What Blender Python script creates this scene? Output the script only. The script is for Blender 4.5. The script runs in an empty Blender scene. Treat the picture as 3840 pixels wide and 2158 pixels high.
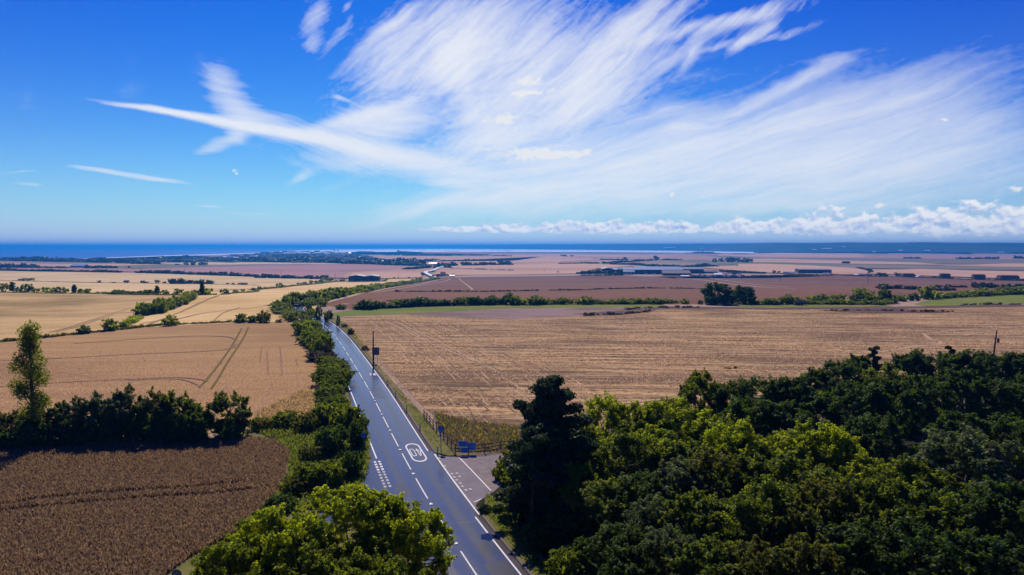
import bpy, bmesh, math, random
import numpy as np
from mathutils import Vector, Matrix

SC = bpy.context.scene
COL = SC.collection
R = math.radians
random.seed(7)
RNG = np.random.default_rng(11)

# ------------------------------------------------------------------ camera
F, CX, CY = 2560.0, 1920.0, 1079.0        # focal length and centre in pixels of the 3840-wide photograph
PITCH = R(-3.42)
CAMH = 24.4
cam_d = bpy.data.cameras.new('camera')
cam_d.sensor_width = 36.0
cam_d.lens = 36.0 * F / 3840.0
cam_d.clip_start = 0.5
cam_d.clip_end = 150000
cam = bpy.data.objects.new('camera', cam_d)
cam.location = (0, 0, CAMH)
cam.rotation_euler = (math.pi / 2 + PITCH, 0, 0)
COL.objects.link(cam)
SC.camera = cam

# ------------------------------------------------------------------ exposure
SC.view_settings.view_transform = 'Standard'
SC.view_settings.look = 'None'
SC.view_settings.gamma = 1.0
SC.view_settings.use_curve_mapping = False
SC.view_settings.exposure = -0.15
SC.cycles.use_denoising = True
SC.cycles.max_bounces = 6
SC.cycles.diffuse_bounces = 3
SC.cycles.glossy_bounces = 2
SC.cycles.transmission_bounces = 4
SC.cycles.volume_bounces = 0
SC.cycles.sample_clamp_indirect = 4.0
SC.cycles.use_adaptive_sampling = True
SC.cycles.adaptive_threshold = 0.015
SC.cycles.adaptive_min_samples = 12

# ------------------------------------------------------------------ sun
SUN_EL, SUN_AZ = R(45), R(-9)             # azimuth from +Y (the way the camera looks), minus = to the left
sun_dir = Vector((math.sin(SUN_AZ) * math.cos(SUN_EL), math.cos(SUN_AZ) * math.cos(SUN_EL), math.sin(SUN_EL)))
sun_l = bpy.data.lights.new('sun', 'SUN')
sun_l.energy = 4.9
sun_l.angle = R(0.6)
sun_l.color = (1.0, 0.87, 0.70)
sun_o = bpy.data.objects.new('sun', sun_l)
sun_o.rotation_euler = (-sun_dir).to_track_quat('-Z', 'Y').to_euler()
sun_o.location = (0, 0, 200)
COL.objects.link(sun_o)


# ------------------------------------------------------------------ node expression helper
class X:
    """A socket with arithmetic."""
    def __init__(s, nt, sock):
        s.nt, s.s = nt, sock

    def _m(s, op, *a, clamp=False):
        n = s.nt.nodes.new('ShaderNodeMath')
        n.operation = op
        n.use_clamp = clamp
        for i, v in enumerate((s,) + a):
            if isinstance(v, X):
                s.nt.links.new(v.s, n.inputs[i])
            else:
                n.inputs[i].default_value = float(v)
        return X(s.nt, n.outputs[0])

    def __add__(s, o): return s._m('ADD', o)
    __radd__ = __add__
    def __sub__(s, o): return s._m('SUBTRACT', o)
    def __rsub__(s, o): return (s * -1.0) + o
    def __mul__(s, o): return s._m('MULTIPLY', o)
    __rmul__ = __mul__
    def __truediv__(s, o): return s._m('DIVIDE', o)
    def max(s, o): return s._m('MAXIMUM', o)
    def min(s, o): return s._m('MINIMUM', o)
    def abs(s): return s._m('ABSOLUTE')
    def pow(s, o): return s._m('POWER', o)
    def exp(s): return s._m('EXPONENT')
    def sin(s): return s._m('SINE')
    def clamp(s): return s._m('ADD', 0.0, clamp=True)

    def ss(s, a, b):                        # smoothstep
        n = s.nt.nodes.new('ShaderNodeMapRange')
        n.interpolation_type = 'SMOOTHSTEP'
        s.nt.links.new(s.s, n.inputs['Value'])
        n.inputs['From Min'].default_value = a
        n.inputs['From Max'].default_value = b
        return X(s.nt, n.outputs['Result'])


def xyz(nt, x, y, z=0.0):
    n = nt.nodes.new('ShaderNodeCombineXYZ')
    for i, v in enumerate((x, y, z)):
        if isinstance(v, X):
            nt.links.new(v.s, n.inputs[i])
        else:
            n.inputs[i].default_value = float(v)
    return n.outputs[0]


def noise(nt, vec, scale=1.0, detail=4.0, rough=0.55, dist=0.0):
    n = nt.nodes.new('ShaderNodeTexNoise')
    n.inputs['Scale'].default_value = scale
    n.inputs['Detail'].default_value = detail
    n.inputs['Roughness'].default_value = rough
    n.inputs['Distortion'].default_value = dist
    if vec is not None:
        nt.links.new(vec, n.inputs['Vector'])
    return X(nt, n.outputs['Fac'])


def mixc(nt, fac, a, b, blend='MIX'):
    n = nt.nodes.new('ShaderNodeMix')
    n.data_type = 'RGBA'
    n.blend_type = blend
    for sock, v in ((n.inputs['Factor'], fac), (n.inputs['A'], a), (n.inputs['B'], b)):
        if isinstance(v, X):
            nt.links.new(v.s, sock)
        elif hasattr(v, 'is_linked'):
            nt.links.new(v, sock)
        elif isinstance(v, (int, float)):
            sock.default_value = v
        else:
            sock.default_value = (v[0], v[1], v[2], 1)
    return n.outputs['Result']


# ------------------------------------------------------------------ pixels of the photograph
def ray(px, py):
    v = np.array([(px - CX) / F, (CY - py) / F, -1.0])
    c, s = math.cos(math.pi / 2 + PITCH), math.sin(math.pi / 2 + PITCH)
    d = np.array([v[0], c * v[1] - s * v[2], s * v[1] + c * v[2]])
    return d / np.linalg.norm(d)


def _view(x0, y0, s):
    return lambda x, y: (x0 + x / s, y0 + y / s)


T = _view(0, 0, 0.670833)                 # views of the photograph that coordinates were read from
vA = _view(0, 880, 2.681)
vB = _view(960, 880, 2.681)
vC = _view(1920, 880, 2.681)
vE = _view(2880, 880, 2.681)
vF = _view(0, 1400, 1.9104)
vG = _view(900, 1400, 1.91)
vH = _view(1300, 1400, 1.9105)
vI = _view(1900, 1250, 1.5945)
vJ = _view(2880, 1200, 1.5115)
vK = _view(1340, 1500, 4.137)
vL0, vL1, vL2, vL3 = (_view(k * 480, 900, 5.3667) for k in range(4))
vM = _view(2100, 900, 3.3026)
vN = _view(2880, 900, 2.6833)
vP = _view(1000, 1080, 4.259)


# ------------------------------------------------------------------ world: sky with cirrus and far cumulus
world = bpy.data.worlds.new('World')
SC.world = world
world.cycles.sampling_method = 'MANUAL'
world.cycles.sample_map_resolution = 256
world.use_nodes = True
wt = world.node_tree
wt.nodes.clear()
w_out = wt.nodes.new('ShaderNodeOutputWorld')
w_bg = wt.nodes.new('ShaderNodeBackground')
w_bg.inputs['Strength'].default_value = 0.056
wt.links.new(w_bg.outputs[0], w_out.inputs[0])
sky = wt.nodes.new('ShaderNodeTexSky')
sky.sky_type = 'NISHITA'
sky.sun_disc = False
sky.sun_elevation = SUN_EL
sky.sun_rotation = SUN_AZ
sky.altitude = 50
sky.air_density = 1.0
sky.dust_density = 0.25
sky.ozone_density = 4.0
tc = wt.nodes.new('ShaderNodeTexCoord')
sep = wt.nodes.new('ShaderNodeSeparateXYZ')
wt.links.new(tc.outputs['Generated'], sep.inputs[0])
dx, dy, dz = (X(wt, sep.outputs[i]) for i in range(3))
az = dx._m('ARCTAN2', dy)
el = dz._m('ARCSINE')


def azel(p):
    d = ray(*p)
    return math.atan2(d[0], d[1]), math.asin(d[2])


# slow warp so that no edge is a clean curve
wv = xyz(wt, az * 9.0, el * 14.0, 3.1)
w1 = noise(wt, wv, 1.0, 3, 0.6) - 0.5
w2 = noise(wt, xyz(wt, az * 9.0, el * 14.0, 9.7), 1.0, 3, 0.6) - 0.5
l1 = noise(wt, xyz(wt, az * 4.0, el * 6.0, 5.1), 1.0, 1, 0.5) - 0.5
azw = az + l1 * 0.10 + w1 * 0.012
elw = el + l1 * 0.08 + w2 * 0.012
PXR = 1.4907 / F                           # radians per pixel of the 2576-wide view, near enough


def strokes(lst, vec, tot=None):
    """Sum of soft elliptical streaks; each is (x0, y0, x1, y1, width0, width1, opacity) in pixels of the photograph."""
    for q, (x0, y0, x1, y1, wa, wb, op, *_) in enumerate(lst):
        if tot is not None and q % 6 == 0:    # ties this batch to the one before: keeps the shader's stack small
            k = wt.nodes.new('ShaderNodeVectorMath')
            k.operation = 'MULTIPLY_ADD'
            wt.links.new(tot, k.inputs[0])
            k.inputs[1].default_value = (1e-9, 1e-9, 0)
            wt.links.new(vec, k.inputs[2])
            vec = k.outputs[0]
        a0, e0 = azel(T(x0, y0))
        a1, e1 = azel(T(x1, y1))
        L = math.hypot(a1 - a0, e1 - e0) * 0.56 + 0.28 * (wa + wb) * PXR
        wd = 0.5 * (wa + wb) * PXR
        n = wt.nodes.new('ShaderNodeMapping')
        n.vector_type = 'TEXTURE'
        n.inputs['Location'].default_value = ((a0 + a1) / 2, (e0 + e1) / 2, 0)
        n.inputs['Rotation'].default_value = (0, 0, math.atan2(e1 - e0, a1 - a0))
        n.inputs['Scale'].default_value = (L, wd, 1)
        wt.links.new(vec, n.inputs['Vector'])
        d = wt.nodes.new('ShaderNodeVectorMath')
        d.operation = 'DOT_PRODUCT'
        wt.links.new(n.outputs[0], d.inputs[0])
        wt.links.new(n.outputs[0], d.inputs[1])
        p = wt.nodes.new('ShaderNodeMath')
        p.operation = 'POWER'
        p.inputs[0].default_value = 0.36788
        wt.links.new(d.outputs['Value'], p.inputs[1])
        m = wt.nodes.new('ShaderNodeMath')
        m.operation = 'MULTIPLY_ADD'
        wt.links.new(p.outputs[0], m.inputs[0])
        m.inputs[1].default_value = op
        m.inputs[2].default_value = 0.0
        if tot is not None:
            wt.links.new(tot, m.inputs[2])
        tot = m.outputs[0]
    return X(wt, tot)


def fibre(angle_deg, along, across, seed, a_, e_, detail=3.5):
    c, s = math.cos(R(angle_deg)), math.sin(R(angle_deg))
    u = (a_ * c + e_ * s) * along
    v = (e_ * c - a_ * s) * across
    return noise(wt, xyz(wt, u, v, seed), 1.0, detail, 0.62, 0.3)


SK_A = [  # the contrail and its plumes
    (310, 262, 480, 290, 4, 6, 1.7), (440, 284, 660, 324, 7, 10, 1.8), (600, 312, 820, 352, 10, 13, 1.7), (760, 340, 1000, 392, 13, 20, 1.4), (950, 380, 1220, 445, 22, 40, .9),
    (545, 185, 560, 225, 36, 30, .52), (575, 240, 610, 290, 34, 38, .62), (600, 290, 720, 305, 26, 16, .6),
    (510, 380, 590, 345, 10, 22, .55), (595, 335, 600, 350, 22, 18, .5),
    (800, 325, 1050, 248, 9, 18, .9, .05), (860, 330, 1080, 290, 22, 55, .75), (900, 300, 1020, 300, 40, 50, .5),
    (180, 421, 320, 437, 3, 7, .6), (320, 440, 450, 461, 8, 4, .65, .03), (40, 460, 110, 470, 4, 4, .45), (0, 432, 110, 430, 3, 3, .3),
    (490, 520, 560, 524, 4, 3, .35), (560, 535, 680, 545, 3, 3, .25), (735, 460, 775, 440, 8, 14, .5), (840, 244, 870, 251, 8, 5, .5),
    (810, 405, 1000, 410, 16, 45, .7), (1060, 455, 1200, 465, 8, 16, .6),
]
SK_B = [  # fan and the diagonal bands
    (900, 180, 1060, 60, 38, 40, .8), (980, 190, 1250, 60, 52, 60, 1.0), (1080, 200, 1420, 60, 50, 60, 1.0), (1120, 120, 1180, 110, 70, 70, .6),
    (1180, 265, 1130, 120, 26, 70, .9), (1250, 215, 1420, 120, 40, 50, .8), (930, 100, 1040, 10, 14, 20, .7), (1000, 60, 1300, 5, 40, 60, .6),
    (1170, 350, 1430, 215, 70, 58, 1.1), (1430, 215, 1560, 95, 60, 32, 1.15), (1560, 95, 1690, -20, 32, 26, 1.1), (1480, 190, 1790, -30, 26, 14, .8),
    (1440, 270, 1640, 165, 55, 40, .9), (1400, 300, 1560, 260, 50, 30, .6), (1640, 165, 1700, 130, 26, 18, .5),
    (1610, 105, 1800, 60, 9, 22, .85), (1800, 60, 2010, 2, 22, 16, .8),
    (1718, 165, 1765, 105, 7, 22, .9, .03), (1765, 105, 1880, 40, 18, 16, .55), (1845, 130, 1920, 75, 8, 22, .95, .03), (1920, 75, 1960, 50, 18, 8, .6), (1900, 110, 2030, 65, 12, 8, .6),
    (1750, 140, 1850, 115, 10, 8, .45),
    (790, 0, 790, 75, 30, 26, .62), (785, 80, 790, 110, 22, 14, .5), (840, 100, 880, 30, 14, 10, .5), (855, 20, 870, -5, 10, 10, .6),
]
SK_C = [  # the great veil
    (960, 545, 1300, 478, 9, 26, .95), (1300, 478, 1700, 400, 30, 60, 1.0), (1500, 420, 2100, 300, 55, 80, 1.0), (2050, 290, 2400, 240, 75, 60, .85),
    (1200, 500, 1900, 470, 22, 40, .8), (1700, 440, 2400, 400, 60, 70, .85), (2350, 330, 2540, 320, 55, 40, .55), (2100, 430, 2520, 430, 50, 40, .6),
    (1200, 400, 1460, 380, 60, 50, .9), (1150, 330, 1300, 330, 60, 60, .55), (1810, 285, 1990, 222, 12, 16, .8), (1990, 222, 2110, 160, 14, 10, .7), (2030, 165, 2100, 155, 12, 8, .4),
    (1580, 295, 1760, 265, 30, 22, .55), (1640, 345, 1800, 310, 12, 8, .7), (1250, 540, 1800, 520, 22, 22, .5), (1700, 520, 2300, 500, 25, 25, .45), (1000, 410, 1600, 380, 110, 110, .34), (1050, 150, 1420, 120, 110, 110, .32), (1600, 330, 2350, 350, 110, 110, .30), (1200, 260, 1500, 250, 90, 90, .30),
]
fa = fibre(-12, 14, 110, 1.7, azw, elw)
fb = fibre(38, 11, 75, 4.4, azw + w1 * 0.010, elw + w2 * 0.010, 4.5)
fc = fibre(14, 6, 60, 8.2, azw + w1 * 0.010, elw + w2 * 0.010, 4.5)
fine = noise(wt, xyz(wt, az * 90, el * 140, 2.0), 1.0, 3, 0.65)
mA = strokes(SK_A, xyz(wt, az + w1 * 0.014, el + w2 * 0.012)) * (fa * 0.9 + 0.8) - (1.0 - fa.ss(0.15, 0.8)) * 0.30 - fine * 0.25 + 0.1
mA = mA.max(0.0)
mB = strokes(SK_B, xyz(wt, az + w1 * 0.03, el + w2 * 0.03), (mA * 1e-9).s) * (fb.ss(0.2, 0.85) * 0.85 + 0.5) - (1.0 - fb.ss(0.2, 0.8)) * 0.24 - fine * 0.35 + 0.14
mB = mB.max(0.0)
mC = strokes(SK_C, xyz(wt, az + w1 * 0.05, el + w2 * 0.04), (mB * 1e-9).s) * (fc.ss(0.2, 0.85) * 0.6 + 0.5) - (1.0 - fc.ss(0.15, 0.85)) * 0.18 - fine * 0.25 + 0.12
mC = mC.max(0.0)
# thin cirrus over the whole dome, so that the sky goes on in the same manner out of frame
pz = dz.max(0.06)
gx, gy = dx / pz, dy / pz
g1 = noise(wt, xyz(wt, gx * 0.55 + gy * 0.35, gy * 0.16 - gx * 0.1, 13.0), 2.4, 4, 0.62, 0.5)
mG = g1.ss(0.58, 0.92) * 0.25 * dz.ss(0.03, 0.2)
cir = (1.0 - ((mA + mB + mC + mG) * -1.2).exp()) * 0.96
# cumulus over the far hills
cprof = az.ss(azel(T(880, 570))[0], azel(T(1500, 570))[0]) * 0.55 + az.ss(azel(T(1700, 570))[0], azel(T(2560, 570))[0]) * 0.75
back = az.abs().ss(1.0, 2.2)
cprof = cprof * (1.0 - back)
e_base = azel(T(1500, 580))[1]
hrel = (el - e_base) / ((cprof * (46 * PXR)) + 4 * PXR)
cn = noise(wt, xyz(wt, az * 46, el * 66, 1.0), 1.0, 5, 0.58)
cn2 = noise(wt, xyz(wt, az * 46 + 0.10, el * 66 + 0.32, 1.0), 1.0, 5, 0.58)
big = noise(wt, xyz(wt, az * 13, 0.0, 6.0), 1.0, 1, 0.5)
cd = (cn * 1.5 + big * 0.9 - 0.62) - hrel.max(0.0) * 0.62 - (hrel * -1.0).max(0.0) * 1.6
cum = cd.ss(0.06, 0.30) * 0.92 * cprof.ss(0.02, 0.25)
cum = cum * (1.0 - (hrel * -1.0).ss(0.0, 0.6) * 0.6)
# a few loose cumulus scraps higher up
SK_D = [(1290, 205, 1375, 195, 13, 9, 1.0), (1265, 238, 1385, 226, 14, 9, 1.0), (1225, 305, 1300, 300, 22, 16, .95), (1275, 388, 1400, 378, 22, 20, 1.1), (1400, 388, 1490, 382, 13, 9, 1.0),
        (585, 428, 606, 426, 7, 6, .75), (583, 438, 605, 438, 5, 5, .6), (1685, 495, 1700, 480, 8, 7, .9), (2365, 303, 2392, 303, 5, 4, .95), (2530, 482, 2576, 478, 9, 9, .9), (2190, 515, 2230, 512, 9, 7, .8),
        (955, 425, 975, 418, 9, 8, .7), (1210, 375, 1235, 378, 6, 5, .8)]
dn = noise(wt, xyz(wt, az * 95, el * 120, 7.0), 1.0, 4, 0.6)
sD = strokes(SK_D, xyz(wt, az + w1 * 0.02, el + w2 * 0.02), (mC * 1e-9).s)
mD = ((sD + (dn - 0.5) * 2.2) - 0.5).ss(0.0, 0.45) * (sD * 3.0).clamp()
cshade = ((cn - cn2) * 4.0 + 0.72).clamp()
# the blue of the clear sky, a little deeper as the photograph shows it
ssep = wt.nodes.new('ShaderNodeSeparateColor')
wt.links.new(sky.outputs[0], ssep.inputs[0])
SKH = 7.0
sc_ = [(X(wt, ssep.outputs[k]) * (g / SKH)).pow(p) * SKH for k, g, p in ((0, 0.66, 3.2), (1, 1.02, 2.2), (2, 2.05, 0.95))]
clear = xyz(wt, *sc_)
CB = 15.8
clear = mixc(wt, (dz.max(0.0) * -12.5).exp() * 0.97, clear, (0.76 * CB, 0.88 * CB, 1.08 * CB))    # pale air low over the horizon
CB = 15.8
col = mixc(wt, cir, clear, (1.06 * CB, 1.09 * CB, 1.16 * CB))
ccol = mixc(wt, cshade, (0.50 * CB, 0.66 * CB, 1.0 * CB), (1.16 * CB, 1.18 * CB, 1.2 * CB))
col = mixc(wt, cum, col, ccol)
col = mixc(wt, mD * 0.9, col, (1.05 * CB, 1.07 * CB, 1.1 * CB))
wt.links.new(col, w_bg.inputs['Color'])

# ------------------------------------------------------------------ terrain: level by the road, then falling to a low plain
def H(x, y):
    x = np.asarray(x, float)
    y = np.asarray(y, float)
    s = np.clip((y - 235) / 715.0, 0, 1)
    z = -21.0 * s * s * (3 - 2 * s)
    z = z + 3.0 * np.exp(-((x + 112) / 85) ** 2 - ((y - 318) / 62) ** 2)
    z = z - 2.2 * np.exp(-((x + 175) / 70) ** 2 - ((y - 262) / 40) ** 2)
    return z


_TS = np.concatenate([np.geomspace(8, 3000, 1500), np.geomspace(3010, 70000, 400)])


def G(p):
    """Point on the ground seen at a pixel."""
    d = ray(*p)
    if d[2] > -2e-4:
        d = d.copy()
        d[2] = -2e-4
    z = CAMH + d[2] * _TS - H(d[0] * _TS, d[1] * _TS)
    k = np.argmax(z < 0) if (z < 0).any() else len(_TS) - 1
    lo, hi = _TS[max(k - 1, 0)], _TS[k]
    for _ in range(30):
        m = 0.5 * (lo + hi)
        if CAMH + d[2] * m - float(H(d[0] * m, d[1] * m)) < 0:
            hi = m
        else:
            lo = m
    return np.array([d[0] * hi, d[1] * hi])


def GG(view, pts):
    return [G(view(*p)) for p in pts]


def hz(x, y):
    return float(H(x, y))


def mpp(p2):
    """Metres per photograph pixel at a ground point."""
    return p2[1] / F


# ------------------------------------------------------------------ object helpers
def prop(o, label=None, cat=None, group=None, kind=None):
    if label: o['label'] = label
    if cat: o['category'] = cat
    if group: o['group'] = group
    if kind: o['kind'] = kind
    return o


def link(name, me, mat=None, parent=None):
    o = bpy.data.objects.new(name, me)
    COL.objects.link(o)
    if mat is not None and me is not None and not me.materials:
        for m in (mat if isinstance(mat, (list, tuple)) else [mat]):
            me.materials.append(m)
    if parent is not None:
        o.parent = parent
    return o


def empty(name, loc, rz=0.0, label=None, cat=None, group=None):
    o = bpy.data.objects.new(name, None)
    COL.objects.link(o)
    o.location = loc
    o.rotation_euler = (0, 0, rz)
    o.empty_display_size = 0.2
    return prop(o, label, cat, group)


def copy_tree(o, parent=None):
    c = o.copy()
    COL.objects.link(c)
    c.parent = parent
    for ch in [q for q in o.children]:
        copy_tree(ch, c)
    return c


ORD = ['first', 'second', 'third', 'fourth', 'fifth', 'sixth', 'seventh', 'eighth', 'ninth', 'tenth', 'eleventh', 'twelfth', 'thirteenth', 'fourteenth', 'fifteenth', 'sixteenth',
       'seventeenth', 'eighteenth', 'nineteenth', 'twentieth'] + ['twenty-' + w for w in ('first', 'second', 'third', 'fourth', 'fifth', 'sixth', 'seventh', 'eighth', 'ninth')] + ['thirtieth'] + \
      ['thirty-' + w for w in ('first', 'second', 'third', 'fourth', 'fifth', 'sixth', 'seventh', 'eighth', 'ninth')] + ['fortieth'] + ['forty-' + w for w in ('first', 'second', 'third', 'fourth', 'fifth', 'sixth', 'seventh', 'eighth', 'ninth')] + ['fiftieth']


def label_left_to_right(objs, fmt, cat, group):
    """Labels things of one kind by their place from left to right as the camera sees them."""
    objs = sorted(objs, key=lambda o: o.location.x / max(o.location.y, 1.0))
    n = len(objs)
    for k, o in enumerate(objs):
        w = 'leftmost' if k == 0 else 'rightmost' if k == n - 1 else ORD[k] + '-from-left'
        prop(o, fmt.format(w), cat, group)


def fastmesh(name, verts, quads=None, tris=None, rnd=None, smooth=False):
    me = bpy.data.meshes.new(name)
    verts = np.asarray(verts, np.float32).reshape(-1, 3)
    quads = np.zeros((0, 4), np.int32) if quads is None else np.asarray(quads, np.int32)
    tris = np.zeros((0, 3), np.int32) if tris is None else np.asarray(tris, np.int32)
    nq, nt = len(quads), len(tris)
    me.vertices.add(len(verts))
    me.vertices.foreach_set('co', verts.ravel())
    me.loops.add(nq * 4 + nt * 3)
    me.loops.foreach_set('vertex_index', np.concatenate([quads.ravel(), tris.ravel()]).astype(np.int32))
    me.polygons.add(nq + nt)
    st = np.concatenate([np.arange(nq) * 4, nq * 4 + np.arange(nt) * 3]).astype(np.int32)
    me.polygons.foreach_set('loop_start', st)
    if rnd is not None:
        a = me.attributes.new('rnd', 'FLOAT', 'POINT')
        a.data.foreach_set('value', np.asarray(rnd, np.float32))
    if smooth:
        me.polygons.foreach_set('use_smooth', np.ones(nq + nt, bool))
    me.update(calc_edges=True)
    me.validate()
    return me


class MB:
    """Collects simple solids into one mesh (with material slots)."""
    def __init__(s):
        s.v, s.f, s.m = [], [], []

    def add(s, vs, fs, mi=0):
        b = len(s.v)
        s.v += [tuple(v) for v in vs]
        s.f += [tuple(i + b for i in f) for f in fs]
        s.m += [mi] * len(fs)
        return s

    def box(s, x0, x1, y0, y1, z0, z1, mi=0):
        vs = [(x0, y0, z0), (x1, y0, z0), (x1, y1, z0), (x0, y1, z0), (x0, y0, z1), (x1, y0, z1), (x1, y1, z1), (x0, y1, z1)]
        return s.add(vs, [(0, 3, 2, 1), (4, 5, 6, 7), (0, 1, 5, 4), (1, 2, 6, 5), (2, 3, 7, 6), (3, 0, 4, 7)], mi)

    def prism(s, poly, y0, y1, mi=0):
        """Polygon in x, z pulled along y."""
        n = len(poly)
        vs = [(x, y0, z) for x, z in poly] + [(x, y1, z) for x, z in poly]
        fs = [tuple(range(n)), tuple(range(2 * n - 1, n - 1, -1))] + [(i, i + n, (i + 1) % n + n, (i + 1) % n) for i in range(n)]
        return s.add(vs, fs, mi)

    def tube(s, pts, radii, n=8, mi=0):
        pts = [Vector(p) for p in pts]
        rings = []
        for i, p in enumerate(pts):
            d = (pts[min(i + 1, len(pts) - 1)] - pts[max(i - 1, 0)]).normalized()
            a = d.orthogonal().normalized()
            b = d.cross(a)
            rings.append([p + (a * math.cos(2 * math.pi * k / n) + b * math.sin(2 * math.pi * k / n)) * radii[i] for k in range(n)])
        vs = [v for r in rings for v in r]
        fs = [(i * n + k, i * n + (k + 1) % n, (i + 1) * n + (k + 1) % n, (i + 1) * n + k) for i in range(len(pts) - 1) for k in range(n)]
        fs += [tuple(range(n - 1, -1, -1)), tuple((len(pts) - 1) * n + k for k in range(n))]
        return s.add(vs, fs, mi)

    def mesh(s, name, smooth=False, fix=True):
        me = bpy.data.meshes.new(name)
        me.from_pydata(s.v, [], s.f)
        if fix:
            bm = bmesh.new()
            bm.from_mesh(me)
            bmesh.ops.recalc_face_normals(bm, faces=bm.faces)
            bm.to_mesh(me)
            bm.free()
        if max(s.m, default=0) > 0:
            me.polygons.foreach_set('material_index', s.m)
        if smooth:
            me.polygons.foreach_set('use_smooth', [True] * len(me.polygons))
        me.update()
        return me

    def build(s, name, mat, parent=None, loc=None, smooth=False, rz=None):
        o = link(name, s.mesh(name, smooth), mat, parent)
        if loc is not None:
            o.location = loc
        if rz is not None:
            o.rotation_euler = (0, 0, rz)
        return o


# ------------------------------------------------------------------ materials
def new_mat(name):
    m = bpy.data.materials.new(name)
    m.use_nodes = True
    nt = m.node_tree
    return m, nt, nt.nodes['Principled BSDF']


def mat_plain(name, c, rough=0.7, metal=0.0, var=0.15, scale=3.0, spec=0.3, bump=0.0):
    m, nt, b = new_mat(name)
    g = nt.nodes.new('ShaderNodeTexCoord')
    n = noise(nt, g.outputs['Object'], scale, 4, 0.6)
    nt.links.new(mixc(nt, n, tuple(v * (1 - var) for v in c), tuple(min(v * (1 + var), 1) for v in c)), b.inputs['Base Color'])
    b.inputs['Roughness'].default_value = rough
    b.inputs['Metallic'].default_value = metal
    b.inputs['Specular IOR Level'].default_value = spec
    if bump:
        bp = nt.nodes.new('ShaderNodeBump')
        bp.inputs['Strength'].default_value = bump
        nt.links.new(n.s, bp.inputs['Height'])
        nt.links.new(bp.outputs[0], b.inputs['Normal'])
    return m


def geo_pos(nt):
    g = nt.nodes.new('ShaderNodeNewGeometry')
    s = nt.nodes.new('ShaderNodeSeparateXYZ')
    nt.links.new(g.outputs['Position'], s.inputs[0])
    return g.outputs['Position'], X(nt, s.outputs[0]), X(nt, s.outputs[1])


def mat_field(name, ca, cb, cc=None, ang=0.0, along=0.02, across=0.35, patch=0.012, fine=1.2, bump=0.25, streak=0.6, wear=None, lines=0.0, line_gap=3.0, rough=0.95, kc=(0.28, 0.74)):
    """Crop or stubble: two straw colours in long streaks along the drilling, broad patches of a third colour."""
    m, nt, b = new_mat(name)
    pos, x, y = geo_pos(nt)
    c, s = math.cos(R(ang)), math.sin(R(ang))
    warp = noise(nt, xyz(nt, x * 0.03, y * 0.03, 0.0), 1.0, 2, 0.5) - 0.5
    u = x * c + y * s
    v = y * c - x * s + warp * 5.0
    st = noise(nt, xyz(nt, u * along, v * across, 1.0), 1.0, 5, 0.62)
    fn = noise(nt, xyz(nt, x * fine, y * fine * 0.8, 2.0), 1.0, 5, 0.68)
    pt = noise(nt, xyz(nt, x * patch, y * patch * 1.7, 4.0), 1.0, 4, 0.55)
    k = (st * streak + fn * (1.15 - streak) - 0.07).ss(*kc)
    colr = mixc(nt, k, ca, cb)
    if cc is not None:
        colr = mixc(nt, pt.ss(0.44, 0.68) * 0.85, colr, cc)
    if lines:
        ln = (v * (2 * math.pi / line_gap)).sin().ss(0.55, 1.0) * lines
        colr = mixc(nt, ln, colr, tuple(q * 0.55 for q in ca))
    if wear is not None:
        wn = noise(nt, xyz(nt, u * 0.05, v * 0.7, 7.0), 1.0, 5, 0.65)
        colr = mixc(nt, wn.ss(0.56, 0.72) * 0.8, colr, wear)
    nt.links.new(colr, b.inputs['Base Color'])
    b.inputs['Roughness'].default_value = rough
    b.inputs['Specular IOR Level'].default_value = 0.1
    if bump:
        bp = nt.nodes.new('ShaderNodeBump')
        bp.inputs['Strength'].default_value = bump
        bp.inputs['Distance'].default_value = 0.5
        nt.links.new((fn * 0.6 + st * 0.4).s, bp.inputs['Height'])
        nt.links.new(bp.outputs[0], b.inputs['Normal'])
    return m


def mat_leaf(name, dark, light, trans=0.45, tcol=None, rough=0.5, spec=0.25):
    """Leaf: reflects green, passes yellower light; every leaf its own shade."""
    m, nt, b = new_mat(name)
    at = nt.nodes.new('ShaderNodeAttribute')
    at.attribute_name = 'rnd'
    oi = nt.nodes.new('ShaderNodeObjectInfo')
    f = (X(nt, at.outputs['Fac']) * 0.75 + X(nt, oi.outputs['Random']) * 0.25)
    colr = mixc(nt, f, dark, light)
    nt.links.new(colr, b.inputs['Base Color'])
    b.inputs['Roughness'].default_value = rough
    b.inputs['Specular IOR Level'].default_value = spec
    tr = nt.nodes.new('ShaderNodeBsdfTranslucent')
    tcol = tcol or (light[0] * 1.9, light[1] * 1.7, light[2] * 0.7)
    nt.links.new(mixc(nt, f, tuple(q * 0.55 for q in tcol), tcol), tr.inputs['Color'])
    mx = nt.nodes.new('ShaderNodeMixShader')
    mx.inputs[0].default_value = trans
    nt.links.new(b.outputs[0], mx.inputs[1])
    nt.links.new(tr.outputs[0], mx.inputs[2])
    nt.links.new(mx.outputs[0], nt.nodes['Material Output'].inputs['Surface'])
    return m


# ------------------------------------------------------------------ ground sheets
STEP = 15.0


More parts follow.
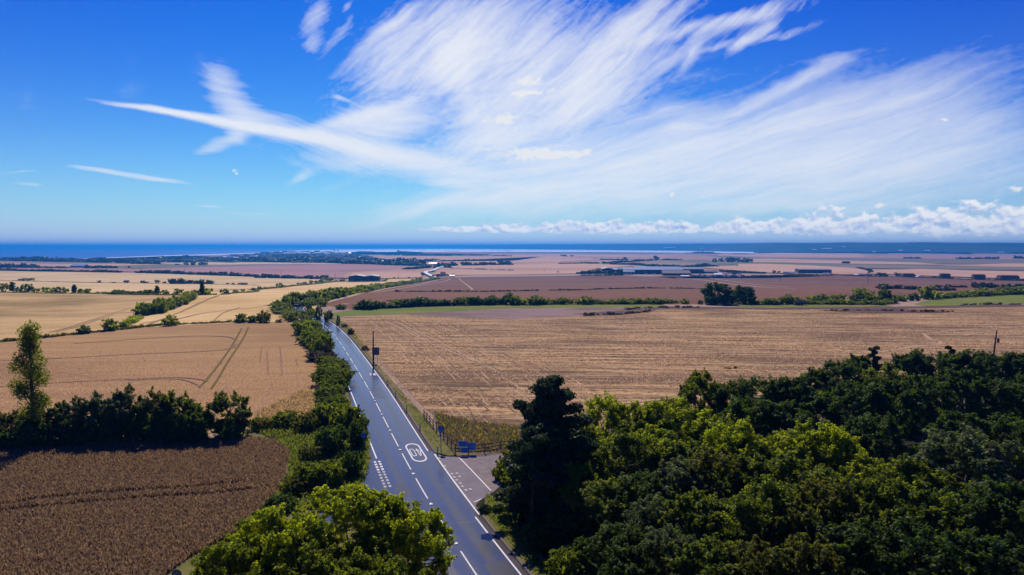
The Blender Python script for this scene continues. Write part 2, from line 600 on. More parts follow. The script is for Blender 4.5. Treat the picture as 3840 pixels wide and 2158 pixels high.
def sheet(name, pts, level, mat, kind='structure', label=None, cat=None):
    """A polygon laid on the terrain, cut on the terrain's grid so that it follows every rise."""
    area = sum(p[0] * q[1] - q[0] * p[1] for p, q in zip(pts, pts[1:] + pts[:1]))
    if area < 0:
        pts = pts[::-1]
    bm = bmesh.new()
    bm.faces.new([bm.verts.new((p[0], p[1], 0)) for p in pts])
    xs = [p[0] for p in pts]
    ys = [p[1] for p in pts]
    bmesh.ops.triangulate(bm, faces=bm.faces[:])
    ylo, yhi = max(min(ys), 180.0), min(max(ys), 960.0)
    if yhi > ylo:
        for k in range(int(ylo // STEP), int(yhi // STEP) + 1):
            bmesh.ops.bisect_plane(bm, geom=bm.verts[:] + bm.edges[:] + bm.faces[:], plane_co=(0, k * STEP, 0), plane_no=(0, 1, 0))
        xlo, xhi = max(min(xs), -420.0), min(max(xs), 200.0)
        for k in range(int(xlo // STEP), int(xhi // STEP) + 1):
            near = [q for q in bm.faces if 150 < q.calc_center_median().y < 500]
            if near:
                ge = set(near)
                ee = {e for q in near for e in q.edges}
                ve = {v for q in near for v in q.verts}
                bmesh.ops.bisect_plane(bm, geom=list(ve) + list(ee) + list(ge), plane_co=(k * STEP, 0, 0), plane_no=(1, 0, 0))
    bm.normal_update()
    down = [q for q in bm.faces if q.normal.z < 0]
    if down:
        bmesh.ops.reverse_faces(bm, faces=down)
    co = np.array([v.co[:] for v in bm.verts])
    zz = H(co[:, 0], co[:, 1]) + level
    for v, z in zip(bm.verts, zz):
        v.co.z = z
    me = bpy.data.meshes.new(name)
    bm.to_mesh(me)
    bm.free()
    o = link(name, me, mat)
    return prop(o, label, cat, None, kind)


def catmull(pts, step):
    """Smooth line through ground points, resampled every step metres."""
    P = [np.array(p, float) for p in pts]
    P = [2 * P[0] - P[1]] + P + [2 * P[-1] - P[-2]]
    out = []
    for i in range(1, len(P) - 2):
        for t in np.linspace(0, 1, 24, endpoint=False):
            a, b, c, d = P[i - 1], P[i], P[i + 1], P[i + 2]
            out.append(0.5 * (2 * b + (c - a) * t + (2 * a - 5 * b + 4 * c - d) * t * t + (3 * b - a - 3 * c + d) * t ** 3))
    out.append(P[-2])
    out = np.array(out)
    s = np.concatenate([[0], np.cumsum(np.hypot(*np.diff(out, axis=0).T))])
    q = np.arange(0, s[-1], step)
    return np.stack([np.interp(q, s, out[:, 0]), np.interp(q, s, out[:, 1])], 1)


class Path:
    def __init__(s, pts, step=1.0):
        s.p = catmull(pts, step)
        s.step = step
        t = np.gradient(s.p, axis=0)
        t /= np.linalg.norm(t, axis=1)[:, None]
        s.t = t
        s.n = np.stack([t[:, 1], -t[:, 0]], 1)            # to the right of travel
        s.L = (len(s.p) - 1) * step

    def at(s, v, u=0.0):
        k = np.clip(np.asarray(v, float) / s.step, 0, len(s.p) - 1.001)
        i = k.astype(int)
        f = (k - i)
        p = s.p[i] * (1 - f)[..., None] + s.p[i + 1] * f[..., None]
        n = s.n[i] * (1 - f)[..., None] + s.n[i + 1] * f[..., None]
        return p + n * np.asarray(u, float)[..., None]

    def locate(s, q):
        d = np.hypot(*(s.p - np.asarray(q)).T)
        i = int(np.argmin(d))
        w = np.asarray(q) - s.p[i]
        return i * s.step + float(w @ s.t[i]), float(w @ s.n[i])

    def ribbon(s, name, v0, v1, u0, u1, z, mat, parent=None, uv=False, ds=None, kind=None):
        n = max(2, int((v1 - v0) / (ds or s.step)) + 1)
        vv = np.linspace(v0, v1, n)
        a, b = s.at(vv, np.full(n, u0)), s.at(vv, np.full(n, u1))
        co = np.zeros((2 * n, 3))
        co[0::2, :2], co[1::2, :2] = a, b
        co[:, 2] = H(co[:, 0], co[:, 1]) + z
        q = [(2 * i, 2 * i + 1, 2 * i + 3, 2 * i + 2) for i in range(n - 1)]
        me = fastmesh(name, co, q)
        if uv:
            at = me.attributes.new('ruv', 'FLOAT_VECTOR', 'POINT')
            uvv = np.zeros((2 * n, 3), np.float32)
            uvv[0::2, 0], uvv[1::2, 0] = u0, u1
            uvv[0::2, 1] = uvv[1::2, 1] = vv
            at.data.foreach_set('vector', uvv.ravel())
        o = link(name, me, mat, parent)
        if kind:
            o['kind'] = kind
        return o

# ------------------------------------------------------------------ field and ground materials
M_BASE = mat_field('dry_ground', (.30, .20, .15), (.46, .32, .25), (.22, .19, .10), ang=5, along=.004, across=.05, patch=.002, fine=.2, bump=.1)
M_STUB = mat_field('stubble', (.10, .062, .034), (.64, .415, .195), (.15, .094, .052), ang=-4, along=.030, across=.42, patch=.030, fine=.9, bump=.9, streak=.6, wear=(.74, .52, .30), rough=1, kc=(.37, .64))
M_WHEAT = mat_field('ripe_wheat', (.11, .07, .05), (.22, .145, .10), None, ang=8, along=.06, across=.5, fine=2.2, bump=.5)
M_TAN = mat_field('tan_wheat', (.33, .195, .080), (.48, .30, .125), (.27, .16, .068), ang=4, along=.012, across=.22, patch=.013, fine=1.6, bump=.35, wear=(.30, .18, .115))
M_GOLD = mat_field('golden_barley', (.58, .40, .165), (.82, .60, .275), (.52, .335, .11), ang=14, along=.010, across=.12, patch=.010, fine=.8, bump=.3, wear=(.55, .38, .22))
M_GOLD2 = mat_field('pale_barley', (.56, .40, .175), (.76, .57, .275), (.54, .375, .165), ang=2, along=.006, across=.06, patch=.006, fine=.4, bump=.2, wear=(.52, .36, .24))
M_VALLEY = mat_field('valley_barley', (.42, .27, .105), (.68, .475, .21), (.22, .16, .045), ang=10, along=.012, across=.14, patch=.012, fine=.7, bump=.3, wear=(.33, .21, .12))
M_BROWN = mat_field('brown_stubble', (.165, .076, .045), (.22, .108, .066), (.145, .068, .042), ang=62, along=.006, across=.10, patch=.006, fine=.6, bump=.25, lines=.12, line_gap=18)
M_PURPLE = mat_field('heather_stubble', (.34, .185, .17), (.44, .25, .225), (.30, .165, .15), ang=3, along=.004, across=.06, patch=.003, fine=.25, bump=.2)
M_PINK = mat_field('far_stubble', (.48, .29, .18), (.64, .41, .26), (.42, .25, .17), ang=3, along=.002, across=.03, patch=.002, fine=.1, bump=.1)
M_PINK2 = mat_field('far_stubble_dark', (.34, .20, .15), (.45, .28, .21), None, ang=-3, along=.002, across=.03, patch=.002, fine=.1, bump=.1)
M_MARSH = mat_field('grazing_marsh', (.13, .13, .075), (.21, .19, .12), (.27, .19, .15), ang=2, along=.0015, across=.02, patch=.0015, fine=.06, bump=.1)
M_OLIVE = mat_field('dry_pasture', (.26, .19, .115), (.34, .25, .16), None, ang=8, along=.004, across=.05, fine=.2, bump=.1)
M_GREEN = mat_field('green_meadow', (.10, .145, .018), (.19, .24, .035), (.23, .21, .05), ang=3, along=.02, across=.3, patch=.03, fine=.9, bump=.4)
M_GREENF = mat_field('far_green', (.07, .16, .05), (.11, .22, .06), None, ang=3, fine=.2, bump=.1)
M_VERGE = mat_field('verge_grass', (.07, .085, .018), (.20, .19, .055), (.24, .19, .075), ang=70, along=.2, across=.6, patch=.12, fine=2.2, bump=.5)
M_SCRUB = mat_field('dry_weeds', (.13, .095, .06), (.30, .215, .13), (.115, .12, .035), ang=20, along=.15, across=.5, patch=.09, fine=1.8, bump=.6)
M_LAV = mat_field('thin_dry_soil', (.21, .14, .125), (.32, .225, .20), (.15, .10, .085), ang=5, along=.02, across=.25, patch=.03, fine=.8, bump=.4)
M_DARKWEED = mat_field('dead_dock', (.085, .05, .045), (.16, .10, .085), None, ang=5, along=.05, across=.5, fine=1.4, bump=.6)
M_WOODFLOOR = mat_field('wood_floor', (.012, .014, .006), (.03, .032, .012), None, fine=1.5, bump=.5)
M_OCHRE = mat_field('ochre_grass', (.30, .18, .05), (.46, .30, .10), (.20, .17, .04), ang=20, along=.2, across=.6, patch=.06, fine=1.6, bump=.5)
M_TRAM = mat_plain('tramline_green', (.16, .12, .035), .95, var=.6, scale=.6, spec=.05)
M_TRAMD = mat_plain('tramline_dark', (.26, .16, .105), .95, var=.3, scale=.5, spec=.05)
M_TRAMG = mat_plain('tramline_gold', (.46, .30, .15), .95, var=.25, scale=.2, spec=.05)
M_TRAMP = mat_plain('straw_swath', (.47, .36, .24), .95, var=.3, scale=.3, spec=.05)
M_LIGHTTRACK = mat_plain('chalky_track', (.50, .35, .22), .95, var=.25, scale=.3, spec=.05)


def mat_water(name, base, rough, spec, bscale):
    m, nt, b = new_mat(name)
    pos, x, y = geo_pos(nt)
    n = noise(nt, xyz(nt, x * bscale, y * bscale * 4.0, 0.0), 1.0, 5, 0.6)
    nt.links.new(mixc(nt, n.ss(.3, .7), base, tuple(v * 1.18 for v in base)), b.inputs['Base Color'])
    b.inputs['Roughness'].default_value = rough
    b.inputs['Specular IOR Level'].default_value = spec
    return m


M_SEA = mat_water('open_sea', (.0, .10, .42), .5, .10, .0004)
M_SHEEN = mat_water('estuary_painted_sheen', (.86, .88, .92), .30, .6, .0006)  # near-white base paints the low sky's reflection into the water

# ------------------------------------------------------------------ the lie of the land
sheet('ground', [(-70000, -3000), (70000, -3000), (70000, 70000), (-70000, 70000)], 0.0, M_BASE)
coastT = [(-400, 656), (0, 655), (180, 653), (300, 649), (430, 644.5), (560, 641), (680, 636.5), (720, 634), (900, 634.5), (1000, 634.2), (1288, 634.3), (1500, 634.6), (1700, 636.2), (1900, 638.2), (2000, 638.6)]
far = [(40000, 69000), (-69000, 69000)]
sea_pts = GG(T, coastT) + [G(T(2150, 636)), np.array((9000., 9000.)), np.array((40000., 20000.))] + [np.array(p, float) for p in far] + [np.array((-69000., 3000.))]
sheet('sea', sea_pts, 0.6, M_SEA)
sheet('estuary_sheen', GG(T, [(560, 641), (680, 636.5), (720, 634), (900, 634.5), (1000, 634.2), (1288, 634.3), (1500, 634.6), (1700, 636.2), (1900, 638.2), (2000, 638.6), (2100, 637.2),
                            (1900, 634.0), (1700, 630.6), (1500, 628.4), (1288, 626.8), (1100, 626.8), (900, 627.8), (760, 630.6)]), 1.0, M_SHEEN)
sheet('shore_sheen', GG(T, [(170, 653.4), (300, 649.4), (430, 645), (560, 641.6), (680, 637.2), (680, 636.0), (560, 639.8), (430, 643.2), (300, 648.0), (170, 652.6)]), 1.2, M_SHEEN)

FAR = 0.5


_fi = [0]


def fld(name, view, pts, mat, lev=1):
    _fi[0] += 1                             # every sheet at a height of its own: none lies in another's plane
    return sheet(name, GG(view, pts), lev * 0.025 + _fi[0] * .0004 if lev < 10 else 0.6 + (lev - 10) * 0.12 + _fi[0] * .0018, mat)


# far plain, from the shore inwards
fld('far_field', vC, [(-3400, 205), (-600, 205), (900, 210), (2500, 215), (5200, 215), (5200, 262), (2000, 260), (600, 245), (-800, 240), (-2400, 250)], M_PINK2, 11)
fld('far_field', vC, [(-200, 200), (700, 205), (1700, 215), (1500, 224), (700, 228), (-300, 215)], M_PINK, 13)
fld('far_field', vC, [(-1600, 216), (-700, 214), (0, 230), (300, 240), (60, 262), (-800, 265), (-1500, 245)], M_PINK, 12)
fld('far_field', vC, [(60, 262), (300, 225), (800, 240), (900, 252), (600, 270), (100, 290), (-700, 292), (-900, 275)], M_PINK, 13)
fld('far_field', vC, [(-600, 300), (0, 300), (620, 290), (1250, 322), (860, 345), (700, 388), (-40, 404), (-700, 410), (-820, 360)], M_PINK, 14)
fld('marsh', vC, [(-900, 168), (-200, 172), (600, 180), (1800, 190), (2574, 195), (2574, 205), (1600, 215), (600, 205), (-200, 196), (-900, 190)], M_PINK2, 12)
fld('marsh', vC, [(-300, 168), (600, 178), (1800, 184), (1500, 196), (500, 194), (-300, 186)], M_MARSH, 13)
fld('dry_pasture', vC, [(1050, 293), (1250, 270), (1500, 262), (1750, 285), (1990, 312), (1850, 326), (1500, 328), (1250, 310)], M_OLIVE, 15)
fld('dry_pasture', vC, [(1500, 262), (1900, 255), (2400, 285), (2200, 310), (1990, 312), (1750, 285)], M_MARSH, 14)
fld('green_meadow', vC, [(2240, 300), (2420, 282), (2750, 285), (3000, 330), (2900, 350), (2600, 345), (2260, 325)], M_GREENF, 16)
fld('far_field', vC, [(1900, 335), (2200, 322), (2600, 335), (2574, 388), (2050, 352)], M_PINK, 15)
fld('marsh', vE, [(-700, 205), (0, 235), (900, 240), (2574, 255), (3200, 262), (3200, 318), (2300, 305), (900, 288), (0, 280), (-300, 260)], M_MARSH, 11)
fld('far_field', vE, [(-500, 195), (0, 193), (500, 190), (900, 195), (1050, 218), (900, 236), (0, 232), (-500, 215)], M_PINK, 14)
fld('far_field', vE, [(1180, 200), (1700, 195), (2000, 215), (1900, 246), (1300, 245), (1060, 236)], M_PINK2, 14)
fld('far_field', vE, [(-300, 248), (0, 246), (700, 262), (1500, 285), (1800, 312), (900, 300), (0, 284), (-300, 280)], M_PINK, 15)
fld('far_field', vE, [(2000, 200), (3200, 205), (3200, 250), (2300, 246)], M_PINK2, 14)
fld('marsh', vE, [(-300, 284), (0, 287), (900, 302), (1800, 318), (3200, 335), (3200, 372), (1800, 358), (900, 345), (0, 300)], M_MARSH, 15)
fld('far_field', vE, [(1850, 318), (2400, 295), (3200, 300), (3200, 330), (2400, 332)], M_PINK, 16)
fld('far_field', vE, [(-300, 300), (0, 300), (450, 318), (900, 347), (1015, 375), (990, 408), (600, 412), (0, 390), (-300, 350)], M_PINK, 16)
fld('far_field', vE, [(1030, 372), (1250, 362), (1500, 354), (1900, 365), (2574, 385), (3200, 400), (3200, 470), (2574, 456), (1500, 420), (1030, 402)], M_PINK, 17)

# left far strips
fld('far_field', vA, [(-900, 268), (0, 268), (1000, 288), (1500, 300), (1700, 312), (800, 300), (0, 282), (-900, 280)], M_OLIVE, 12)
fld('far_field', vA, [(-900, 280), (0, 284), (700, 300), (1600, 302), (1500, 322), (700, 330), (0, 325), (-900, 330)], M_PINK, 13)
fld('far_field', vA, [(1600, 300), (2100, 280), (2574, 285), (3500, 292), (3400, 298), (2700, 300), (2100, 310)], M_GOLD2, 13)
fld('dry_pasture', vA, [(1000, 325), (1600, 305), (2200, 308), (2900, 300), (3020, 308), (2500, 325), (1600, 345), (1000, 350)], M_MARSH, 14)
fld('far_field', vA, [(-900, 345), (0, 340), (900, 345), (1400, 350), (1360, 380), (0, 366), (-900, 362)], M_PURPLE, 13)
fld('purple_field', vA, [(1330, 352), (1600, 346), (2574, 320), (3250, 298), (3700, 305), (4200, 332), (4060, 352), (3520, 388), (3440, 445), (3300, 440), (2574, 422), (1850, 394), (1360, 378)], M_PURPLE, 15)
fld('striped_field', vB, [(860, 445), (950, 388), (1450, 355), (1790, 345), (1700, 400), (1650, 440), (1300, 450)], M_PINK, 15)
fld('pale_field', vB, [(1330, 455), (1650, 448), (1500, 478), (1300, 490)], M_GOLD2, 14)
fld('far_field', vB, [(1130, 215), (2000, 210), (3200, 200), (3200, 230), (2000, 262), (1620, 262)], M_PINK, 12)
fld('far_field', vB, [(1640, 270), (2574, 268), (3200, 278), (3200, 292), (2000, 300), (1700, 300)], M_PINK, 13)
fld('far_field', vB, [(1900, 345), (2100, 320), (2574, 312), (3300, 305), (3400, 330), (2574, 362), (2000, 345)], M_PINK, 14)
fld('far_field', vB, [(1760, 410), (1900, 350), (2000, 347), (2574, 362), (3260, 385), (3250, 400), (2574, 412), (2000, 415)], M_PINK, 15)
fld('pale_field', vB, [(960 - 1800, 440), (0, 432), (640, 448), (820, 470), (400, 505), (0, 545), (-400, 560)], M_GOLD2, 4)

# pale strips left of the golden hill
fld('pale_field', T, [(-500, 683), (0, 683), (150, 684.5), (305, 687), (480, 691), (644, 697.5), (760, 703), (845, 705.5), (760, 710), (640, 718.5), (300, 711.5), (0, 705.5), (-500, 703)], M_GOLD2, 2)
fld('pale_field', T, [(-500, 704), (0, 706), (300, 712), (640, 719), (720, 713), (640, 724), (520, 735), (380, 742), (200, 738.5), (0, 738), (-500, 738)], M_GOLD2, 1)
# valley, golden hill, tan wheat
fld('valley_field', T, [(-500, 738), (0, 738), (200, 738.5), (380, 742), (500, 737), (420, 766), (350, 800), (340, 820), (200, 838), (100, 848), (0, 858), (-500, 905)], M_VALLEY, 1)
fld('golden_field', T, [(350, 800), (420, 766), (500, 737), (560, 733), (640, 727), (760, 716), (830, 708.5), (940, 707), (1040, 703), (1000, 709), (950, 721), (870, 735), (800, 745), (745, 762), (738, 785), (790, 815), (754, 815), (700, 810), (500, 817), (335, 826)], M_GOLD, 2)
fld('wheat_field', T, [(-500, 905), (0, 858), (100, 848), (200, 838), (335, 826), (500, 817), (700, 810), (754, 813), (800, 860), (850, 930), (890, 1000), (880, 1060), (640, 1075), (400, 1110), (0, 1125), (-500, 1165)], M_TAN, 1)
fld('ochre_grass', T, [(640, 1040), (700, 1012), (760, 985), (830, 985), (850, 1040), (760, 1058), (680, 1078), (640, 1080)], M_OCHRE, 2)
fld('ochre_grass', vP, [(205, 395), (330, 440), (440, 480), (500, 545), (380, 556), (260, 552), (180, 480)], M_OCHRE, 3)
fld('wheat_field', T, [(-500, 1165), (0, 1135), (300, 1113), (600, 1103), (690, 1110), (728, 1140), (722, 1190), (690, 1260), (610, 1335), (480, 1405), (420, 1448), (330, 1620), (-900, 1620)], M_WHEAT, 1)
fld('scrub_ground', T, [(600, 1095), (650, 1062), (880, 1040), (940, 1100), (930, 1180), (960, 1448), (900, 1620), (330, 1620), (420, 1448), (480, 1405), (610, 1335), (690, 1260), (722, 1190), (728, 1140), (690, 1108)], M_VERGE, 2)
# right of the road
fld('brown_field', T, [(812, 768), (870, 748), (960, 726), (1040, 709), (1112, 699), (1288, 697), (1545, 693), (1640, 696), (1700, 701), (1932, 700), (2122, 694), (2350, 700), (2576, 707), (2900, 712), (2900, 735), (2576, 732), (2240, 745), (1932, 766), (1736, 766), (1288, 768), (1000, 778), (890, 780)], M_BROWN, 1)
fld('stubble_field', T, [(800, 800), (900, 797), (1288, 785), (1700, 776), (2200, 772), (2576, 772), (3100, 772), (3100, 1010), (2700, 1200), (2300, 1400), (1700, 1420), (1270, 1240), (1250, 1130), (1070, 1030), (950, 900)], M_STUB, 1)
fld('green_meadow', T, [(820, 797), (839, 788), (894, 779), (1100, 773), (1288, 768.5), (1470, 767), (1663, 767.5), (1690, 772), (1613, 774.5), (1288, 776), (1019, 790.5), (860, 796)], M_GREEN, 2)
fld('green_meadow', T, [(1830, 767), (1932, 765.5), (2230, 767), (2245, 771), (2080, 774), (1932, 774), (1850, 772)], M_GREEN, 2)
fld('green_meadow', T, [(2300, 766), (2340, 755), (2450, 744), (2576, 739), (2900, 734), (2900, 764), (2576, 765), (2450, 769), (2330, 771)], M_GREEN, 3)
fld('bare_strip', T, [(1019, 791), (1288, 777), (1520, 774), (1690, 773), (1640, 784), (1560, 790), (1430, 797), (1288, 804), (1180, 801)], M_LAV, 2)
fld('weed_strip', T, [(1690, 772), (1932, 775), (2300, 772), (2576, 767), (2576, 772), (2200, 779), (1932, 779), (1720, 777), (1560, 779)], M_DARKWEED, 3)
fld('weed_patch', T, [(2060, 782), (2200, 777), (2400, 783), (2370, 789), (2150, 788)], M_DARKWEED, 3)
fld('weed_patch', T, [(1440, 791), (1560, 782), (1660, 776), (1640, 785), (1540, 795)], M_DARKWEED, 3)
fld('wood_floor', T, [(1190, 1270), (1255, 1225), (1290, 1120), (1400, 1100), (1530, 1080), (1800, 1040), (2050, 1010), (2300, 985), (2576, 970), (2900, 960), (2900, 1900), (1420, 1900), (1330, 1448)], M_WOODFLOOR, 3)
fld('weedy_corner', T, [(1085, 1035), (1180, 1060), (1330, 1075), (1330, 1125), (1275, 1148), (1190, 1150), (1140, 1150), (1110, 1110)], M_SCRUB, 2)


# wheel tracks and swaths in the crops: narrow strips
def strip(name, view, pts, w, mat, lev):
    p = Path(GG(view, pts), 2.0)
    return p.ribbon(name, 0, p.L, -w / 2, w / 2, lev, mat, kind='structure')


strip('tramline', vA, [(2430, 945), (2380, 1040), (2320, 1140), (2200, 1310), (2090, 1448), (1990, 1560)], .5, M_TRAM, .08)
strip('tramline', vA, [(2498, 935), (2460, 1020), (2400, 1120), (2300, 1270), (2200, 1440), (2110, 1580)], .5, M_TRAM, .08)
strip('wheel_track', vA, [(-100, 1275), (640, 1245), (1400, 1205), (2000, 1180), (2300, 1155), (2380, 1100)], .6, M_TRAMD, .14)
strip('wheel_track', vA, [(740, 1100), (1300, 1060), (1900, 1025), (2260, 1030), (2370, 1060)], .6, M_TRAMD, .14)
strip('wheel_track', vF, [(-60, 104), (400, 72), (900, 48), (1250, 34), (1440, 50), (1500, 70)], .5, M_TRAMD, .14)
strip('wheel_track', vF, [(900, 56), (1250, 44), (1400, 80), (1440, 110)], .4, M_TRAMD, .14)
strip('tramline', vA, [(500, 985), (700, 935), (900, 870), (1100, 805), (1300, 745)], 0.66, M_TRAMG, .2)
strip('tramline', vA, [(560, 985), (760, 935), (960, 868), (1150, 805)], 0.55, M_TRAMG, .2)
strip('tramline', vA, [(1500, 905), (1750, 810), (1950, 715), (2130, 640), (2220, 612)], 0.77, M_TRAMG, .25)
strip('tramline', vA, [(1400, 905), (1640, 855), (1800, 790), (2000, 700), (2180, 620)], 0.66, M_TRAMG, .25)
strip('tramline', vB, [(-900, 880), (-500, 790), (0, 735), (180, 700), (380, 660)], 0.72, M_TRAMG, .25)
strip('tramline', vA, [(2150, 870), (2250, 790), (2420, 735)], 0.55, M_TRAMG, .25)
strip('straw_swath', vB, [(700, 690), (1000, 610), (1150, 580), (1500, 520), (1800, 465), (1950, 450)], 3.0, M_TRAMP, .2)
strip('straw_swath', vB, [(1100, 592), (1200, 585), (1500, 538), (1700, 505), (1900, 470), (1960, 448)], 2.0, M_TRAMP, .2)
strip('straw_swath', vB, [(1180, 590), (1500, 592), (2000, 583), (2574, 578), (3300, 560), (3800, 552), (4500, 548)], 1.6, M_TRAMP, .2)
strip('straw_swath', vC, [(1650, 435), (2000, 470), (2300, 510), (2574, 535), (2860, 548)], 4.0, M_TRAMP, .2)
strip('straw_swath', vC, [(2000, 440), (2300, 485), (2574, 515), (2800, 532)], 3.0, M_TRAMP, .2)
strip('straw_swath', vB, [(2040, 440), (2110, 500), (2180, 560)], 1.4, M_TRAMP, .2)
strip('farm_track', vB, [(1500, 370), (1650, 355), (1780, 345)], 3.0, M_LIGHTTRACK, 1.8)
strip('farm_track', vB, [(870, 445), (950, 388)], 3.0, M_LIGHTTRACK, 1.8)
strip('farm_track', vB, [(910, 445), (960, 390)], 3.0, M_LIGHTTRACK, 1.8)
for a_, b_ in (((1290, 870), (1750, 1100)), ((1400, 880), (1850, 1090))):
    strip('straw_swath', vB, [a_, ((a_[0] + b_[0]) / 2, (a_[1] + b_[1]) / 2 - 4), b_, (2250, 1300), (2500, 1440)], .5, M_LIGHTTRACK, .12)
strip('straw_swath', vE, [(1560, 1000), (1640, 1060), (1730, 1085), (1700, 1110), (1500, 1130), (1250, 1170), (1000, 1200)], .9, M_LIGHTTRACK, .12)
strip('straw_swath', vE, [(1640, 1000), (1900, 965), (2200, 955), (2574, 930)], .8, M_LIGHTTRACK, .12)
strip('straw_swath', vE, [(1980, 1020), (2150, 990), (2400, 980)], .7, M_LIGHTTRACK, .12)
strip('straw_swath', vI, [(1950, 330), (1500, 372), (1000, 395), (600, 430)], .8, M_LIGHTTRACK, .12)

# ------------------------------------------------------------------ the hills over the water
def hills(name, ridge, foot, deepen, mat, seed, rows=10):
    rg = np.random.default_rng(seed)
    xs = np.linspace(foot[0][0], foot[-1][0], 220)
    fy = np.interp(xs, [p[0] for p in foot], [p[1] for p in foot])
    ry = np.interp(xs, [p[0] for p in ridge], [p[1] for p in ridge])
    wob = np.cumsum(rg.normal(0, .12, len(xs)))
    wob -= np.linspace(wob[0], wob[-1], len(xs))
    wob = np.convolve(wob, np.ones(5) / 5, 'same')
    V, Q = [], []
    n = len(xs)
    for i in range(n):
        g = G(T(xs[i], fy[i]))
        d = np.linalg.norm(g)
        u = g / d
        top = min((621.1 - ry[i] + .35 * wob[i]) * 1.4907 / F * (d * deepen) + CAMH, 66 + 2 * wob[i])
        for j in range(rows + 1):
            f = j / rows
            dd = d * (1 + (deepen - 1) * f * 1.0)
            s = math.sin(f * math.pi / 2) ** 1.15 * (1 + .10 * math.sin(i * .31 + j * 1.1) * math.sin(f * math.pi))
            z = -21 + (top + 21) * s
            V.append((u[0] * dd, u[1] * dd, z + 0.3))
        dd = d * (deepen + .5)
        V.append((u[0] * dd, u[1] * dd, -21))
    m = rows + 2
    for i in range(n - 1):
        for j in range(m - 1):
            Q.append((i * m + j, (i + 1) * m + j, (i + 1) * m + j + 1, i * m + j + 1))
    return prop(link(name, fastmesh(name, V, Q, smooth=True), mat), kind='structure')


M_HILL = mat_field('wooded_hills', (.024, .050, .045), (.045, .080, .065), (.09, .11, .075), ang=3, along=.0004, across=.002, patch=.0007, fine=.004, bump=.0)
hills('hills', [(860, 617.5), (1000, 616), (1100, 615), (1288, 614), (1420, 613), (1500, 613.5), (1700, 613.5), (1900, 612.5), (1960, 611.5), (2050, 612.5), (2130, 611.5), (2250, 612), (2350, 611.3), (2450, 612.8), (2576, 613.8), (2900, 614)],
      [(860, 625), (1000, 625), (1100, 625.8), (1288, 627.8), (1500, 629.5), (1700, 631.5), (1900, 634.5), (2000, 636.5), (2200, 637.5), (2400, 638.5), (2576, 639), (2900, 639)], 1.12, M_HILL, 3)
hills('hills', [(410, 621), (470, 619), (600, 618.2), (760, 617.6), (900, 617), (1050, 617)], [(410, 623.6), (600, 623.6), (900, 624), (1050, 624)], 1.15, M_HILL, 5)
# low wooded rise along the foot of the near hills at the right
hills('hills', [(1960, 640), (2050, 637.8), (2200, 636.6), (2400, 637.5), (2576, 638), (2900, 638)], [(1960, 642.5), (2200, 640.5), (2400, 641), (2576, 641.5), (2900, 642)], 1.12, M_HILL, 9)

# ------------------------------------------------------------------ the road
RC = GG(vH, [(1080, 1680), (922, 1445), (815, 1292), (612, 965), (573, 893), (495, 768), (395, 583), (320, 437), (260, 317), (227, 250), (182, 163), (143, 92), (108, 30)])
RC += GG(vP, [(1505, 1415), (1385, 1215), (1275, 1035), (1190, 898), (1108, 783), (1025, 690), (945, 620), (885, 572), (820, 530), (700, 475), (560, 420), (455, 376), (425, 345), (450, 325), (500, 297), (570, 268), (690, 228), (830, 182), (1000, 140), (1200, 96)])
RC += GG(vB, [(1050, 556), (1250, 525), (1450, 493), (1650, 465), (1790, 442), (1800, 436), (1760, 426)])
# smooth the read-off points a little
RCa = np.array(RC)
for _ in range(2):
    RCa[1:-1] = RCa[1:-1] * .5 + (RCa[:-2] + RCa[2:]) * .25
ROAD = Path([p for p in RCa], 1.0)
VJ = ROAD.locate(G(vH(395, 583)))[0]          # the far end of a centre dash beside the roundel


def mat_road():
    m, nt, b = new_mat('worn_asphalt')
    a = nt.nodes.new('ShaderNodeAttribute')
    a.attribute_name = 'ruv'
    s = nt.nodes.new('ShaderNodeSeparateXYZ')
    nt.links.new(a.outputs['Vector'], s.inputs[0])
    u, v = X(nt, s.outputs[0]), X(nt, s.outputs[1])
    w = noise(nt, xyz(nt, 0.0, v * .03, 0.0), 1.0, 2) * .5 - .25
    lane = ((u + w).abs() - 1.72)
    tyre = (((lane.abs() - .78) * 2.1).pow(2.0) * -1.0).exp()          # polished wheel paths
    oil = ((lane * 2.0).pow(2.0) * -1.0).exp()                         # dark strip in the middle of each lane
    big = noise(nt, xyz(nt, u * .5, v * .05, 1.0), 1.0, 4)
    fn = noise(nt, xyz(nt, u * 14, v * 14, 2.0), 1.0, 3, .7)
    k = (tyre * .55 - oil * .55 + (big - .5) * 1.3 + (fn - .5) * .4 + .40).clamp()
    colr = mixc(nt, k, (.007, .013, .044), (.034, .052, .140))
    nt.links.new(colr, b.inputs['Base Color'])
    nt.links.new((k * -.06 + .25).s, b.inputs['Roughness'])
    b.inputs['Specular IOR Level'].default_value = .34
    bp = nt.nodes.new('ShaderNodeBump')
    bp.inputs['Strength'].default_value = .15
    bp.inputs['Distance'].default_value = .02
    nt.links.new(fn.s, bp.inputs['Height'])
    nt.links.new(bp.outputs[0], b.inputs['Normal'])
    return m


M_ROAD = mat_road()
M_PATCH = mat_plain('asphalt_patch', (.010, .015, .042), .27, var=.3, scale=4, spec=.22)
M_APRON = mat_plain('side_asphalt', (.13, .11, .145), .75, var=.4, scale=.8, spec=.3)
M_GRAVEL = mat_plain('gravel', (.21, .175, .175), .9, var=.6, scale=1.4, spec=.2, bump=.5)
M_PAINT = mat_plain('road_paint', (.66, .66, .66), .6, var=.30, scale=2.5, spec=.3)
M_PAINTW = mat_plain('worn_paint', (.42, .41, .42), .7, var=.45, scale=3, spec=.3)
M_KERB = mat_plain('kerb_stone', (.16, .14, .14), .85, var=.3, scale=2)

